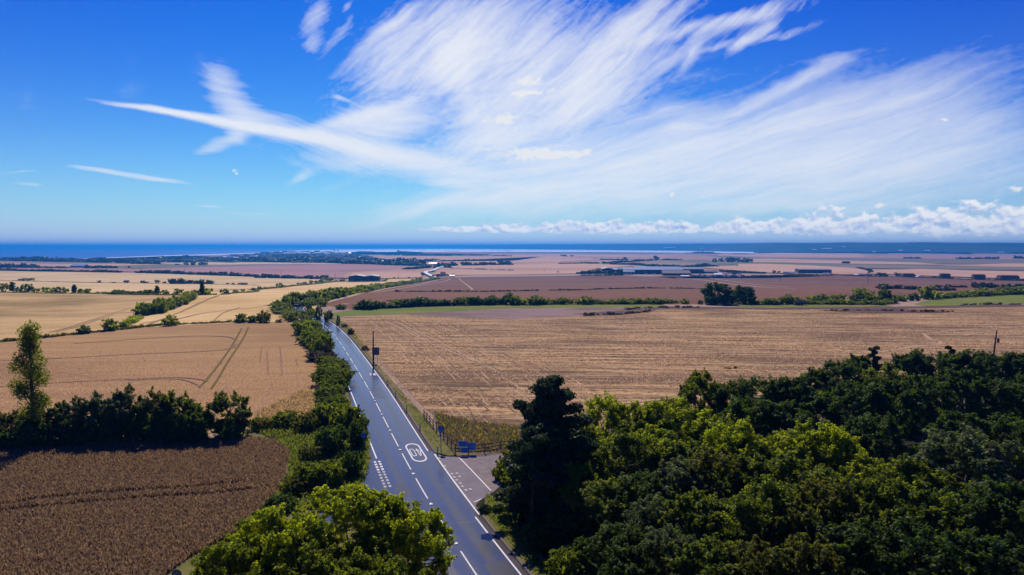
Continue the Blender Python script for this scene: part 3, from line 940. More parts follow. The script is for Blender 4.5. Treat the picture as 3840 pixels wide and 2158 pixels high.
road = ROAD.ribbon('road', 0, ROAD.L, -3.65, 3.65, .12, M_ROAD, uv=True, ds=2.0, kind='structure')
VA = ROAD.locate(G(vH(640, 600)))[0]          # the side road's two corners
VB_ = ROAD.locate(G(vH(930, 945)))[0]
PZ = .126
k = 0
for k in range(-9, 30):                        # centre dashes 6 m with 3 m gaps, a stud in each gap
    v1 = VJ + k * 9.1
    if v1 - 6 < 1 or v1 > VJ + 250:
        continue
    ROAD.ribbon('lane_dash', v1 - 6.1, v1, -.06, .06, PZ, M_PAINT, road)
M_STUD = mat_plain('stud_white', (.85, .87, .9), .3, var=.1, scale=20, spec=.6)
stud_me = None
for k in range(-9, 12):
    v1 = VJ + k * 9.1 + 1.5
    if v1 < 2:
        continue
    p = ROAD.at(v1)
    if stud_me is None:
        mb = MB()
        mb.prism([(-.16, 0), (.16, 0), (.10, .035), (-.10, .035)], -.17, .17)
        mb.box(-.05, .05, -.19, .19, .03, .045)
        stud_me = mb.mesh('road_stud')
    o = link('road_stud', stud_me, M_STUD, road)
    t = ROAD.t[int(v1)]
    o.location = (p[0], p[1], hz(*p) + PZ)
    o.rotation_euler = (0, 0, math.atan2(t[1], t[0]) - math.pi / 2)
# edge lines
ROAD.ribbon('edge_line', VA + 2.2, VJ + 250, 3.02, 3.16, PZ, M_PAINT, road, ds=2)
ROAD.ribbon('edge_line', 0, VB_ - 3.0, 3.02, 3.16, PZ, M_PAINT, road, ds=2)
ROAD.ribbon('edge_line', VB_ - 2.6, VA + .8, 3.50, 3.66, PZ, M_PAINT, road, ds=2)
VL = ROAD.locate(G(vH(205, 620)))[0]
ROAD.ribbon('edge_line', VL, VJ + 240, -3.16, -3.0, PZ, M_PAINT, road, ds=2)
for q in range(10):                            # double row of give-way marks at the left-hand junction
    for uu in (-3.42, -2.92):
        v = VL - 1.0 - q * .92
        ROAD.ribbon('give_way_mark', v - .52, v, uu - .13, uu + .13, PZ, M_PAINT if q < 4 else M_PAINTW, road, ds=.3)
for q, (x, y) in enumerate([(1470, 1170), (1545, 1162), (1505, 1222), (1585, 1212), (1275, 925), (1360, 1045), (1540, 1265), (1600, 1315), (1630, 1365), (1755, 1410), (1685, 1425)]):
    v, u = ROAD.locate(G(vK(x, y)))
    ROAD.ribbon('worn_mark', v - .25, v + .25, u - .12, u + .12, PZ + .03, M_PAINTW, road, ds=.2)
ROAD.ribbon('worn_mark', *(lambda v: (v - 1.2, v + 1.2))(ROAD.locate(G(vP(1640, 1395)))[0]), 1.7, 2.9, PZ, M_PAINTW, road, ds=.4)
pv0 = ROAD.locate(G(vP(1340, 1400)))[0]
pv1 = ROAD.locate(G(vP(1270, 1235)))[0]
ROAD.ribbon('patched_surface', pv0, pv1, -3.0, -1.0, PZ - .002, M_PATCH, road, ds=1)
for (v_, L_, ua, ub) in [(VJ + 62, 14, -2.9, -1.7), (VJ + 30, 9, .6, 2.2), (VJ - 36, 6, 1.0, 2.8), (VJ + 96, 18, 1.1, 2.9), (VJ - 14, 4, -2.6, -1.2)]:
    ROAD.ribbon('patched_surface', v_, v_ + L_, ua, ub, PZ - .0025, M_PATCH, road, ds=1)
M_DIRT = mat_plain('road_edge_dirt', (.085, .068, .060), .9, var=.55, scale=1.6, spec=.1)
ROAD.ribbon('edge_dirt', VA + 2, VJ + 150, 3.26, 3.645, PZ - .0015, M_DIRT, road, ds=2)
ROAD.ribbon('edge_dirt', .5, VB_ - 2, 3.30, 3.645, PZ - .0015, M_DIRT, road, ds=2)
# speed roundel, read by traffic coming towards us
rv = ROAD.locate(G(vK(900, 830)))[0]
mb = MB()
HL, HW, TW = 3.75, .86, .16
ru = 1.62


def rp(u, v):
    q = ROAD.at(rv + v, ru + u)
    return (q[0], q[1], hz(*q) + PZ)


def stadium(hl, hw, n=14):
    out = []
    c = hl - hw * 1.7
    for k in range(n + 1):
        a = math.pi * k / n
        out.append((hw * math.cos(a), c + (hl - c) * math.sin(a)))
    for k in range(n + 1):
        a = math.pi + math.pi * k / n
        out.append((hw * math.cos(a), -c + (hl - c) * math.sin(a)))
    return out


so, si = stadium(HL, HW), stadium(HL - TW * 2.2, HW - TW)
vs = [rp(*p) for p in so] + [rp(*p) for p in si]
nn = len(so)
mb.add(vs, [(i, (i + 1) % nn, nn + (i + 1) % nn, nn + i) for i in range(nn)])
d0o, d0i = stadium(1.5, .27, 8), stadium(1.5 - .2, .27 - .09, 8)
zo = [rp(p[0] - .33, p[1]) for p in d0o] + [rp(p[0] - .33, p[1]) for p in d0i]
nn = len(d0o)
mb.add(zo, [(i, (i + 1) % nn, nn + (i + 1) % nn, nn + i) for i in range(nn)])


def bar(pts):
    mb.add([rp(u + .36, v) for u, v in pts], [tuple(range(len(pts)))])


bar([(-.12, 1.5), (-.03, 1.5), (-.03, -1.5), (-.12, -1.5)])              # upright of the 4 (its head points to the camera)
bar([(-.022, -1.5), (.06, -1.5), (.30, .55), (.24, .75), (.20, .55)])     # slant
bar([(-.27, .60), (-.125, .60), (-.125, .85), (-.27, .85)])
bar([(-.022, .60), (.17, .60), (.17, .85), (-.022, .85)])
mb.build('speed_roundel', M_PAINT, road)
# kerbs
for (v0, v1) in ((0.5, VB_ - 1.0), (VA + 1.0, VJ + 150)):
    p = np.arange(v0, v1, .92)
    n = len(p)
    V, Q = [], []
    vv = np.linspace(v0, v1, max(int((v1 - v0) / 2), 2))
    for uu, zz in ((3.66, .10), (3.66, .23), (3.82, .23), (3.82, .05)):
        q = ROAD.at(vv, np.full(len(vv), uu))
        V.append(np.column_stack([q, H(q[:, 0], q[:, 1]) + zz]))
    m = len(vv)
    for r in range(3):
        for i in range(m - 1):
            Q.append((r * m + i, (r + 1) * m + i, (r + 1) * m + i + 1, r * m + i + 1))
    kb = link('kerb', fastmesh('kerb', np.concatenate(V), Q), M_KERB)
    kb['kind'] = 'structure'


def flat(name, view, pts, z, mat, parent=None, kind='structure'):
    q = GG(view, pts)
    o = sheet(name, q, z, mat, kind)
    if parent is not None:
        o.parent = parent
        del o['kind']
    return o


# aprons of the two side roads
q0 = [ROAD.at(v, 3.6) for v in np.linspace(VB_ - 1.2, VA + 1.2, 8)]
sheet('side_road', [tuple(p) for p in q0] + [tuple(p) for p in GG(vH, [(700, 603), (805, 608), (925, 735), (1042, 862), (960, 918), (930, 945)])], .112, M_APRON)
flat('gravel_track', vH, [(800, 605), (1000, 590), (1190, 575), (1500, 560), (1500, 700), (1120, 800), (1045, 866), (925, 738)], .13, M_GRAVEL)
q1 = [ROAD.at(v, -3.6) for v in np.linspace(VL - 16, VL - .5, 8)]
sheet('side_road', [tuple(p) for p in q1] + [tuple(p) for p in GG(vH, [(168, 640), (100, 800), (20, 900), (-200, 1000), (-150, 1120), (40, 1020)])], .116, M_ROAD)


def line_strip(name, view, pts, w, z, mat, parent=road):
    p = Path(GG(view, pts), .5)
    return p.ribbon(name, 0, p.L, -w / 2, w / 2, z, mat, parent)


line_strip('junction_line', vH, [(805, 612), (925, 738), (1042, 862)], .14, .155, M_PAINT)
line_strip('junction_line', vH, [(912, 936), (962, 914)], .14, .155, M_PAINT)
line_strip('tar_joint', vH, [(740, 1088), (850, 1078), (970, 1062)], .05, .1262, mat_plain('tar', (.012, .012, .014), .5))
# verges
VE = [tuple(ROAD.at(v, 3.75)) for v in np.arange(VA + 1.2, VJ + 160, 4)]
sheet('verge', VE + [tuple(p) for p in GG(T, [(836, 797), (870, 815), (900, 850), (935, 905), (975, 965), (1020, 1015), (1068, 1050), (1110, 1105), (1150, 1148), (1130, 1150)])], .15, M_VERGE)
VE = [tuple(ROAD.at(v, 3.8)) for v in np.arange(0, VB_ - .8, 3)]
sheet('verge', VE + [tuple(p) for p in GG(T, [(1222, 1245), (1290, 1280), (1330, 1360), (1400, 1450), (1480, 1600)])], .21, M_VERGE)
VE = [tuple(ROAD.at(v, -3.66)) for v in np.arange(VL + .5, VJ + 170, 4)]
VE2 = [tuple(ROAD.at(v, -6.0)) for v in np.arange(VL + .5, VJ + 170, 4)]
sheet('verge', VE + VE2[::-1], .17, M_VERGE)
# the lane and the far road, its glare painted into a pale colour
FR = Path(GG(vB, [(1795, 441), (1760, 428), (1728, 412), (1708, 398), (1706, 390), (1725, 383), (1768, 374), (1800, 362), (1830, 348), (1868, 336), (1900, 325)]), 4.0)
FR.ribbon('road', 0, FR.L, -3.3, 3.3, 2.6, mat_plain('glare_painted_asphalt', (.55, .57, .62), .28, var=.1, spec=.9), kind='structure')
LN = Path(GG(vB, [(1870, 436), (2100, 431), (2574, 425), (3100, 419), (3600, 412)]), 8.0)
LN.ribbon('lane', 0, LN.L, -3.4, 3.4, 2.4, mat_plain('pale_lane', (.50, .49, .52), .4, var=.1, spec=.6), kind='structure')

# broken straw rows in the stubble: light and dark strips laid along the combine's runs, and others beside the road
def rows_mesh(name, runs, mat, z, label):
    V, Q = [], []
    for pts, w in runs:
        p = catmull(pts, 2.5)
        if len(p) < 2:
            continue
        t = np.gradient(p, axis=0)
        t /= np.linalg.norm(t, axis=1)[:, None] + 1e-9
        n = np.stack([t[:, 1], -t[:, 0]], 1)
        ww = w * .5 * (.45 + np.abs(np.sin(np.arange(len(p)) * .9 + p[0, 0])))[:, None]
        ww[0] = ww[-1] = .02
        a, b = p - n * ww, p + n * ww
        b0 = len(V)
        for i in range(len(p)):
            V.append((a[i][0], a[i][1], hz(*a[i]) + z))
            V.append((b[i][0], b[i][1], hz(*b[i]) + z))
        Q += [(b0 + 2 * i, b0 + 2 * i + 1, b0 + 2 * i + 3, b0 + 2 * i + 2) for i in range(len(p) - 1)]
    return prop(link(name, fastmesh(name, V, Q), mat), label, 'straw', None, 'stuff')


rs = np.random.default_rng(91)
light, dark = [], []
for k in range(900):
    y0 = 84 + 190 * rs.uniform(0, 1) ** 1.15
    x0 = rs.uniform(-30, y0 * .78)
    q = ROAD.locate((x0, y0))[1] if y0 < 250 else 99
    if q < 11:
        continue
    L = rs.uniform(6, 38)
    wob = rs.uniform(-.5, .5, 4)
    pts = [(x0 + L * f, y0 - L * f * .07 + wob[i]) for i, f in enumerate((0, .33, .66, 1))]
    (light if rs.uniform() < .5 else dark).append((pts, rs.uniform(.12, .36) * (1 if y0 < 150 else 1.7)))
for u in np.arange(9.5, 36, 1.3):
    v0 = VJ + rs.uniform(8, 20)
    while v0 < VJ + 135:
        L = rs.uniform(10, 30)
        pts = [tuple(ROAD.at(v, u + rs.uniform(-.35, .35) + .03 * (v - VJ))) for v in (v0, v0 + L * .33, v0 + L * .66, v0 + L)]
        (light if rs.uniform() < .5 else dark).append((pts, rs.uniform(.10, .26)))
        v0 += L + rs.uniform(2, 12)
rows_mesh('straw_rows', light, mat_plain('bright_straw', (.58, .39, .23), .95, var=.2, scale=1.5, spec=.05), .062, 'pale broken rows of straw lying on the stubble')
rows_mesh('bare_rows', dark, mat_plain('bare_soil_row', (.15, .095, .062), .95, var=.3, scale=1.5, spec=.05), .056, 'dark broken rows of bare soil in the stubble')
for pts in ([(240, 1130), (252, 1250), (262, 1440)], [(62, 1130), (48, 1200), (40, 1300)], [(110, 1180), (118, 1300), (125, 1420)], [(400, 1260), (415, 1300), (420, 1330)]):
    strip('wheel_track', vB, pts, .28, M_TRAMD, .10)

# ------------------------------------------------------------------ foliage
M_LIME = mat_leaf('lime_leaf', (.035, .075, .004), (.095, .16, .010), .56, (.72, .84, .012), spec=.10)
M_MIDL = mat_leaf('mid_leaf', (.022, .050, .007), (.055, .10, .012), .52, (.42, .52, .014), spec=.12)
M_DARKL = mat_leaf('dark_leaf', (.014, .040, .009), (.038, .082, .015), .46, (.18, .29, .014), spec=.12)
M_GREYL = mat_leaf('grey_leaf', (.034, .062, .026), (.075, .115, .048), .46, (.26, .34, .07), spec=.15)
M_OLIVEL = mat_leaf('olive_leaf', (.038, .058, .008), (.080, .105, .016), .5, (.34, .36, .02), spec=.12)
M_PINEL = mat_leaf('pine_needle', (.014, .036, .014), (.030, .064, .022), .3, (.08, .14, .03), rough=.6)
M_HEDGEL = mat_leaf('hedge_leaf', (.024, .060, .006), (.060, .118, .011), .52, (.32, .42, .014), spec=.12)
M_BROWNL = mat_leaf('brown_scrub_leaf', (.060, .045, .022), (.12, .085, .045), .3, (.16, .11, .04))
M_DEADL = mat_leaf('dark_weed_leaf', (.045, .025, .02), (.085, .05, .04), .25, (.10, .06, .04))
M_BARK = mat_plain('bark', (.075, .058, .042), .9, var=.4, scale=4, bump=.6)
M_FARL = mat_leaf('far_leaf', (.014, .030, .012), (.032, .055, .020), .25, (.07, .10, .02))
M_STRAW = mat_leaf('straw', (.36, .24, .155), (.80, .57, .37), .5, (.97, .68, .42), rough=.8, spec=.1)
M_WHEATT = mat_leaf('wheat_ear', (.19, .122, .068), (.28, .185, .108), .5, (.40, .265, .14), rough=.8, spec=.1)
M_TANT = mat_leaf('tan_wheat_ear', (.42, .27, .18), (.64, .44, .30), .5, (.90, .60, .38), rough=.8, spec=.1)
M_GRASST = mat_leaf('grass_blade', (.06, .085, .012), (.15, .19, .035), .5, (.34, .42, .045), rough=.7, spec=.15)
M_DRYT = mat_leaf('dry_grass_blade', (.30, .21, .10), (.56, .40, .20), .55, (.85, .60, .26), rough=.8, spec=.1)
M_WEEDT = mat_leaf('weed_stalk', (.12, .10, .045), (.28, .21, .11), .42, (.36, .28, .12), rough=.8, spec=.1)
M_FLOWER = mat_leaf('yellow_flower', (.55, .40, .02), (.80, .62, .04), .3, (.8, .6, .05))


def leaf_quads(P, N, size, rg, stretch=1.0):
    n = len(P)
    N = N / np.linalg.norm(N, axis=1)[:, None]
    r = rg.normal(size=(n, 3))
    t = np.cross(N, r)
    t /= np.linalg.norm(t, axis=1)[:, None] + 1e-9
    b = np.cross(N, t)
    sz = (size * rg.uniform(.65, 1.35, n))[:, None]
    a = t * sz * .5 * stretch
    c = b * sz * .34
    V = np.stack([P - a, P + c + N * sz * .14, P + a - N * sz * .10, P - c + N * sz * .14], 1)
    return V.reshape(-1, 3)


def rand_dirs(n, rg, up=0.0):
    d = rg.normal(size=(n, 3))
    d[:, 2] += up
    return d / np.linalg.norm(d, axis=1)[:, None]


def lump(rg, nu=10, nv=5):
    """Rough dome for the inside of a crown: unit radius, base at z = 0."""
    V = [(0, 0, 1.0 + rg.uniform(-.1, .05))]
    for j in range(1, nv + 1):
        a = math.pi / 2 * j / nv
        for i in range(nu):
            k = rg.uniform(.82, 1.06)
            V.append((math.sin(a) * math.cos(2 * math.pi * i / nu) * k, math.sin(a) * math.sin(2 * math.pi * i / nu) * k, math.cos(a) * k if j < nv else 0))
    Tt = [(0, 1 + i, 1 + (i + 1) % nu) for i in range(nu)]
    for j in range(nv - 1):
        for i in range(nu):
            p, q = 1 + j * nu + i, 1 + j * nu + (i + 1) % nu
            Tt += [(p, p + nu, q + nu), (p, q + nu, q)]
    return np.array(V), np.array(Tt)


def crown_cloud(rg, rx, rz, zc, nclump, nleaf, leaf, cr=(.26, .40), top=0.25, stretch=1.0, inner=.62, low=-.75):
    """Leaves in many clumps spread through an ellipsoid; clumps leave gaps between them."""
    cs = []
    while len(cs) < nclump:
        d = rand_dirs(1, rg, top)[0]
        if d[2] < low:
            continue
        r = rg.uniform(inner, 1.0) ** .6
        cs.append(d * r)
    cs = np.array(cs)
    rad = rg.uniform(cr[0], cr[1], nclump)
    tone = rg.uniform(0, 1, nclump)
    per = rg.multinomial(nleaf, rad ** 2 / (rad ** 2).sum())
    P, N, T_ = [], [], []
    for c, r_, t_, m in zip(cs, rad, tone, per):
        ns = 7                                            # each clump is a handful of sprays, thin at their tips
        sd = rand_dirs(ns, rg, .30)
        so = sd * (r_ * rg.uniform(.45, 1.05, ns))[:, None]
        k = rg.integers(0, ns, m)
        al = rg.uniform(.25, 1.15, m)
        d = rand_dirs(m, rg, .2)
        sp = r_ * (.46 - .26 * al)[:, None] * rg.uniform(.4, 1.1, (m, 1))
        P.append(c + so[k] * al[:, None] + d * sp)
        N.append(sd[k] * .45 + d * .45 + rg.normal(size=(m, 3)) * .45 + np.array([0, 0, .45]))
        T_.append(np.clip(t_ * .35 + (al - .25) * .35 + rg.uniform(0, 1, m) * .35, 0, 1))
    P, N, T_ = np.concatenate(P), np.concatenate(N), np.concatenate(T_)
    P = P * np.array([rx, rx, rz]) * .80 + np.array([0, 0, zc])
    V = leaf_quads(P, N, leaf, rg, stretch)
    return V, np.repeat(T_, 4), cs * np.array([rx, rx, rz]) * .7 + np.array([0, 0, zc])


def quads_of(V):
    return np.arange(len(V)).reshape(-1, 4)


def trunk_mesh(name, rg, h, r0, cs, nlimb):
    mb = MB()
    top = h * .62
    pts = [(0, 0, -.2), (.05, .02, h * .15), (rg.uniform(-.2, .2), rg.uniform(-.2, .2), h * .38), (rg.uniform(-.3, .3), rg.uniform(-.3, .3), top)]
    mb.tube(pts, [r0 * 1.25, r0, r0 * .75, r0 * .35], 8)
    order = np.argsort(-np.linalg.norm(cs[:, :2], axis=1))[:nlimb * 2]
    for k in rg.permutation(order)[:nlimb]:
        c = Vector(cs[k])
        a = Vector(pts[2]).lerp(Vector(pts[1 if c.z < h * .45 else 3]), rg.uniform(.2, .8))
        mid = a.lerp(c, .5) + Vector((0, 0, .25))
        mb.tube([a, mid, c], [r0 * .42, r0 * .26, r0 * .09], 5)
    return mb.mesh(name, smooth=True)


class TreeKind:
    def __init__(s, seed, h, r, mat, nleaf, leaf, nclump=34, rz=None, zc=None, **kw):
        rg = np.random.default_rng(seed)
        rz = rz or h * .42
        zc = zc or h - rz * .92
        V, t, cs = crown_cloud(rg, r, rz, zc, nclump, nleaf, leaf, **kw)
        s.crown = fastmesh('crown', V, quads_of(V), rnd=t)
        s.crown.materials.append(mat)
        s.trunk = trunk_mesh('trunk', rg, h, h * .022, cs, 9)
        s.trunk.materials.append(M_BARK)
        s.h, s.r = h, r

    def put(s, name, x, y, h, r, rz, z=None):
        e = empty(name, (x, y, hz(x, y) if z is None else z), rz)
        e.scale = (r / s.r, r / s.r, h / s.h)
        link('trunk', s.trunk, None, e)
        link('crown', s.crown, None, e)
        return e


KINDS = {
    'L': [TreeKind(101, 9, 3.5, M_LIME, 17000, .20, 46), TreeKind(102, 9, 3.5, M_LIME, 17000, .20, 54, cr=(.22, .36))],
    'M': [TreeKind(103, 9, 3.5, M_MIDL, 17000, .20, 48), TreeKind(104, 9, 3.5, M_MIDL, 17000, .20, 56, cr=(.22, .34))],
    'D': [TreeKind(105, 9, 3.5, M_DARKL, 15000, .22, 48), TreeKind(106, 9, 3.5, M_DARKL, 15000, .22, 56, cr=(.22, .34))],
    'G': [TreeKind(107, 9, 3.5, M_GREYL, 17000, .18, 52, stretch=1.4)],
    'O': [TreeKind(108, 9, 3.5, M_OLIVEL, 17000, .18, 56, cr=(.18, .30), stretch=1.3)],
}
OAK = [TreeKind(120, 10, 5.2, M_LIME, 60000, .165, 110, rz=4.2, cr=(.17, .28), inner=.45), TreeKind(121, 10, 5.2, M_MIDL, 50000, .165, 100, rz=4.2, cr=(.17, .28), inner=.45)]

# ---- the wood on the right: (x, y) of the tree top in the 2576-wide view, height, radius, kind, zone
WOOD = [
    (1520, 990, 9, 3.3, 'L', 'front'), (1602, 984, 9.5, 3.4, 'L', 'front'), (1695, 982, 9.5, 3.5, 'L', 'front'), (1478, 1062, 7.6, 2.7, 'L', 'front'), (1560, 1085, 8, 3.2, 'M', 'front'), (1645, 1060, 8.5, 3.2, 'L', 'front'),
    (1462, 1168, 5.8, 2.0, 'L', 'low'), (1530, 1190, 6.5, 2.8, 'M', 'low'), (1615, 1175, 7, 2.9, 'D', 'low'),
    (1768, 948, 9.5, 3.3, 'M', 'edge'), (1850, 962, 9, 3.2, 'D', 'edge'), (1795, 1008, 9, 3.4, 'L', 'front'), (1908, 955, 9.3, 3.3, 'D', 'edge'), (1985, 952, 9.3, 3.4, 'D', 'edge'), (1890, 1010, 9, 3.3, 'D', 'mid'),
    (1975, 1020, 8.8, 3.4, 'D', 'mid'), (1850, 1068, 8.5, 3.3, 'L', 'front'), (1742, 1095, 8, 3.3, 'M', 'front'), (1958, 1082, 8.5, 3.2, 'L', 'front'), (2048, 1068, 8.5, 3.3, 'L', 'front'), (2105, 1095, 8, 2.9, 'L', 'front'),
    (1722, 1165, 7.4, 2.9, 'G', 'low'), (1808, 1148, 8, 3.1, 'O', 'low'), (1902, 1155, 8, 3.2, 'M', 'low'), (2000, 1155, 8, 3.3, 'M', 'low'),
    (2058, 925, 9, 3.3, 'D', 'edge'), (2112, 893, 9, 3.4, 'D', 'edge'), (2165, 884, 9.2, 3.3, 'D', 'edge'), (2228, 905, 9, 3.5, 'M', 'edge'), (2295, 896, 9, 3.5, 'D', 'edge'), (2352, 888, 9.3, 3.5, 'D', 'edge'),
    (2420, 895, 9, 3.5, 'D', 'edge'), (2484, 882, 9, 3.6, 'D', 'edge'), (2556, 876, 9.5, 3.8, 'D', 'edge'), (2640, 872, 9.5, 3.8, 'D', 'edge'),
    (2060, 985, 8.6, 3.4, 'D', 'mid'), (2150, 958, 9, 3.6, 'D', 'mid'), (2240, 965, 9, 3.6, 'D', 'mid'), (2330, 955, 9, 3.6, 'D', 'mid'), (2425, 945, 9, 3.7, 'D', 'mid'), (2515, 950, 9, 3.7, 'D', 'mid'), (2600, 955, 9, 3.7, 'D', 'mid'),
    (2200, 1030, 8.2, 3.2, 'D', 'mid'), (2420, 1020, 8.2, 3.4, 'D', 'mid'), (2540, 1030, 8.2, 3.4, 'D', 'mid'),
    (2435, 1108, 8.5, 4.6, 'G', 'front'), (2555, 1132, 8, 3.6, 'M', 'front'), (2185, 1130, 7.8, 2.8, 'L', 'front'), (2270, 1150, 7.8, 3.0, 'M', 'front'), (2350, 1170, 7.6, 3.0, 'M', 'low'),
    (1935, 1225, 7.8, 3.2, 'M', 'low'), (2082, 1232, 7.8, 3.0, 'O', 'low'), (2190, 1225, 7.6, 3.0, 'M', 'low'), (2310, 1240, 7.6, 3.1, 'M', 'low'), (2425, 1225, 7.8, 3.2, 'D', 'low'), (2545, 1235, 7.8, 3.2, 'D', 'low'),
    (1650, 1245, 6.6, 2.4, 'G', 'low'), (1755, 1262, 6.8, 2.6, 'M', 'low'), (1850, 1275, 7, 2.7, 'M', 'low'), (1995, 1268, 7.4, 2.8, 'O', 'low'), (1560, 1300, 6, 2.4, 'D', 'low'),
    (2150, 1335, 7, 2.8, 'D', 'low'), (2300, 1345, 7, 2.9, 'D', 'low'), (2450, 1335, 7.2, 3.0, 'D', 'low'), (2560, 1350, 7, 2.9, 'D', 'low'), (2055, 1375, 6.6, 2.6, 'O', 'low'), (1905, 1378, 6.6, 2.6, 'O', 'low'),
    (1785, 1370, 6.4, 2.5, 'M', 'low'), (1680, 1345, 6, 2.3, 'G', 'low'), (1580, 1395, 5.6, 2.2, 'D', 'low'),
]
wood_groups = {}
for i, (tx, ty, h, r, kd, zone) in enumerate(WOOD):
    d = ray(*T(tx, ty))
    tt = (CAMH - h) / -d[2]
    x, y = d[0] * tt, d[1] * tt
    e = KINDS[kd][i % len(KINDS[kd])].put('broadleaf_tree', x, y, h * random.uniform(.92, 1.12), r * random.uniform(.98, 1.2), random.uniform(0, 6.28))
    wood_groups.setdefault((kd, zone), []).append(e)
KN = {'L': 'bright lime green', 'M': 'mid green', 'D': 'dark green', 'G': 'grey green', 'O': 'olive green'}
ZN = {'front': 'in the sunlit middle of the wood', 'edge': 'along the far edge of the wood', 'mid': 'in the shady second row of the wood', 'low': 'in the near lower part of the wood'}
for (kd, zone), lst in wood_groups.items():
    if len(lst) == 1:
        prop(lst[0], 'the only %s leafy tree %s' % (KN[kd], ZN[zone]), 'tree', 'trees of the roadside wood')
    else:
        label_left_to_right(lst, '{} %s tree %s' % (KN[kd], ZN[zone]), 'tree', 'trees of the roadside wood')


# ---- pines
def pine(name, x, y, h, r, seed, label, dens=1.0):
    rg = np.random.default_rng(seed)
    e = empty(name, (x, y, hz(x, y)), 0, label, 'tree')
    mb = MB()
    mb.tube([(0, 0, -.2), (.1, 0, h * .4), (0, .1, h * .8), (0, 0, h * .97)], [h * .028, h * .02, h * .012, .03], 8)
    P, N = [], []
    nb = int(34 * dens)
    for k in range(nb):
        f = .10 + .90 * k / nb
        z = h * f
        a = rg.uniform(0, 6.28)
        reach = r * min(1.0, (1.05 - f) * 1.5) ** .85 * rg.uniform(.45, 1.2)
        tip = np.array([math.cos(a) * reach, math.sin(a) * reach, z + reach * rg.uniform(-.05, .35)])
        mb.tube([(0, 0, z - .2), tuple(tip * np.array([.5, .5, 0]) + np.array([0, 0, z])), tuple(tip)], [h * .008, h * .005, .015], 5)
        m = int(430 * dens * max(reach / r, .35))
        for q in range(3):
            c = np.array([0, 0, z]) * (1 - (.5 + q * .25)) + tip * (.5 + q * .25)
            c[:2] = tip[:2] * (.45 + q * .28)
            dd = rand_dirs(m // 3, rg, .2)
            P.append(c + dd * np.array([.60, .60, .36]) * r * .30 * rg.uniform(.5, 1.05, (m // 3, 1)))
            N.append(dd + rg.normal(size=(m // 3, 3)) * .6)
    P, N = np.concatenate(P), np.concatenate(N)
    V = leaf_quads(P, N, .26, rg, 1.7)
    mb.build('trunk', M_BARK, e, smooth=True)
    link('crown', fastmesh('crown', V, quads_of(V), rnd=np.repeat(rg.uniform(0, 1, len(P)), 4)), M_PINEL, e)
    return e


def from_top(tx, ty, h):
    d = ray(*T(tx, ty))
    t = (CAMH - h) / -d[2]
    return d[0] * t, d[1] * t


pine('pine_tree', *from_top(1388, 955, 12.2), 12.2, 4.3, 41, 'tall dark pine standing beside the gravel track at the wood corner', 2.3)
pine('pine_tree', *from_top(1338, 1085, 8.5), 8.5, 3.4, 42, 'shorter dark pine tucked against the left side of the tall pine', 1.0)
pine('pine_tree', *from_top(2200, 868, 10.2), 10.2, 2.2, 43, 'slim dark conifer tip rising above the far edge of the wood', .7)
pine('pine_tree', *from_top(2392, 868, 10.0), 10.0, 2.2, 44, 'forked slim conifer sticking out of the wood near the leaning pole', .6)

# ---- the big trees at the bottom of the picture
for (tx, ty, h, r, kd, lab) in [
    (885, 1215, 10.2, 4.7, 0, 'large sunlit leafy tree covering the road junction at bottom centre'),
    (1010, 1245, 9.6, 3.7, 0, 'leafy tree overhanging the left lane at bottom centre'),
    (700, 1275, 9.4, 4.0, 0, 'leafy tree left of the largest tree at bottom centre'),
    (590, 1355, 8.4, 3.2, 1, 'darker low tree at the bottom between wheat and sunlit trees'),
    (800, 1370, 8.6, 3.8, 1, 'shaded tree in front of the sunlit trees at bottom centre'),
    (980, 1395, 8.4, 3.6, 1, 'shaded tree beside the road at the bottom frame edge'),
]:
    x, y = from_top(tx, ty, h)
    e = OAK[kd].put('broadleaf_tree', x, y, h, r, random.uniform(0, 6.28))
    prop(e, lab, 'tree', 'big trees at the bottom of the picture')


# ------------------------------------------------------------------ bushes: dome-shaped, unit width and height, three levels of detail
def bush_proto(seed, nclump, nleaf, leaf, ninner, inner_leaf, cr=(.24, .38), stretch=1.0):
    rg = np.random.default_rng(seed)
    V, t, _ = crown_cloud(rg, 1.0, .62, .42, nclump, nleaf, leaf, cr=cr, stretch=stretch, top=.2, low=-.9)
    # leaves deep inside, so that the bush is not seen through
    d = rand_dirs(ninner, rg)
    P = d * rg.uniform(.2, .74, (ninner, 1)) ** .7 * np.array([.86, .86, .56]) + np.array([0, 0, .40])
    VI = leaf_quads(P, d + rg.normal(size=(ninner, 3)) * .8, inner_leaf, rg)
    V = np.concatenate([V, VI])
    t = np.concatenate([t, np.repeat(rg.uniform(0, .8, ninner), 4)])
    V[:, 2] = np.maximum(V[:, 2], .0)
    return V, quads_of(V), np.zeros((0, 3), int), t


NEARB = [bush_proto(200 + k, 40, 3900, .080, 420, .19, cr=(.18, .32)) for k in range(3)]
MIDB = [bush_proto(210 + k, 20, 430, .17, 90, .34) for k in range(3)]
FARB = [bush_proto(220 + k, 10, 80, .34, 26, .52) for k in range(3)]
_bush_me = {}


def bush_mesh(lod, k, mat):
    key = (lod, k, mat.name)
    if key not in _bush_me:
        V, q, t, r = {'n': NEARB, 'm': MIDB, 'f': FARB}[lod][k]
        me = fastmesh('bush', V, q, t, r)
        me.materials.append(mat)
        _bush_me[key] = me
    return _bush_me[key]


_bn = [0]


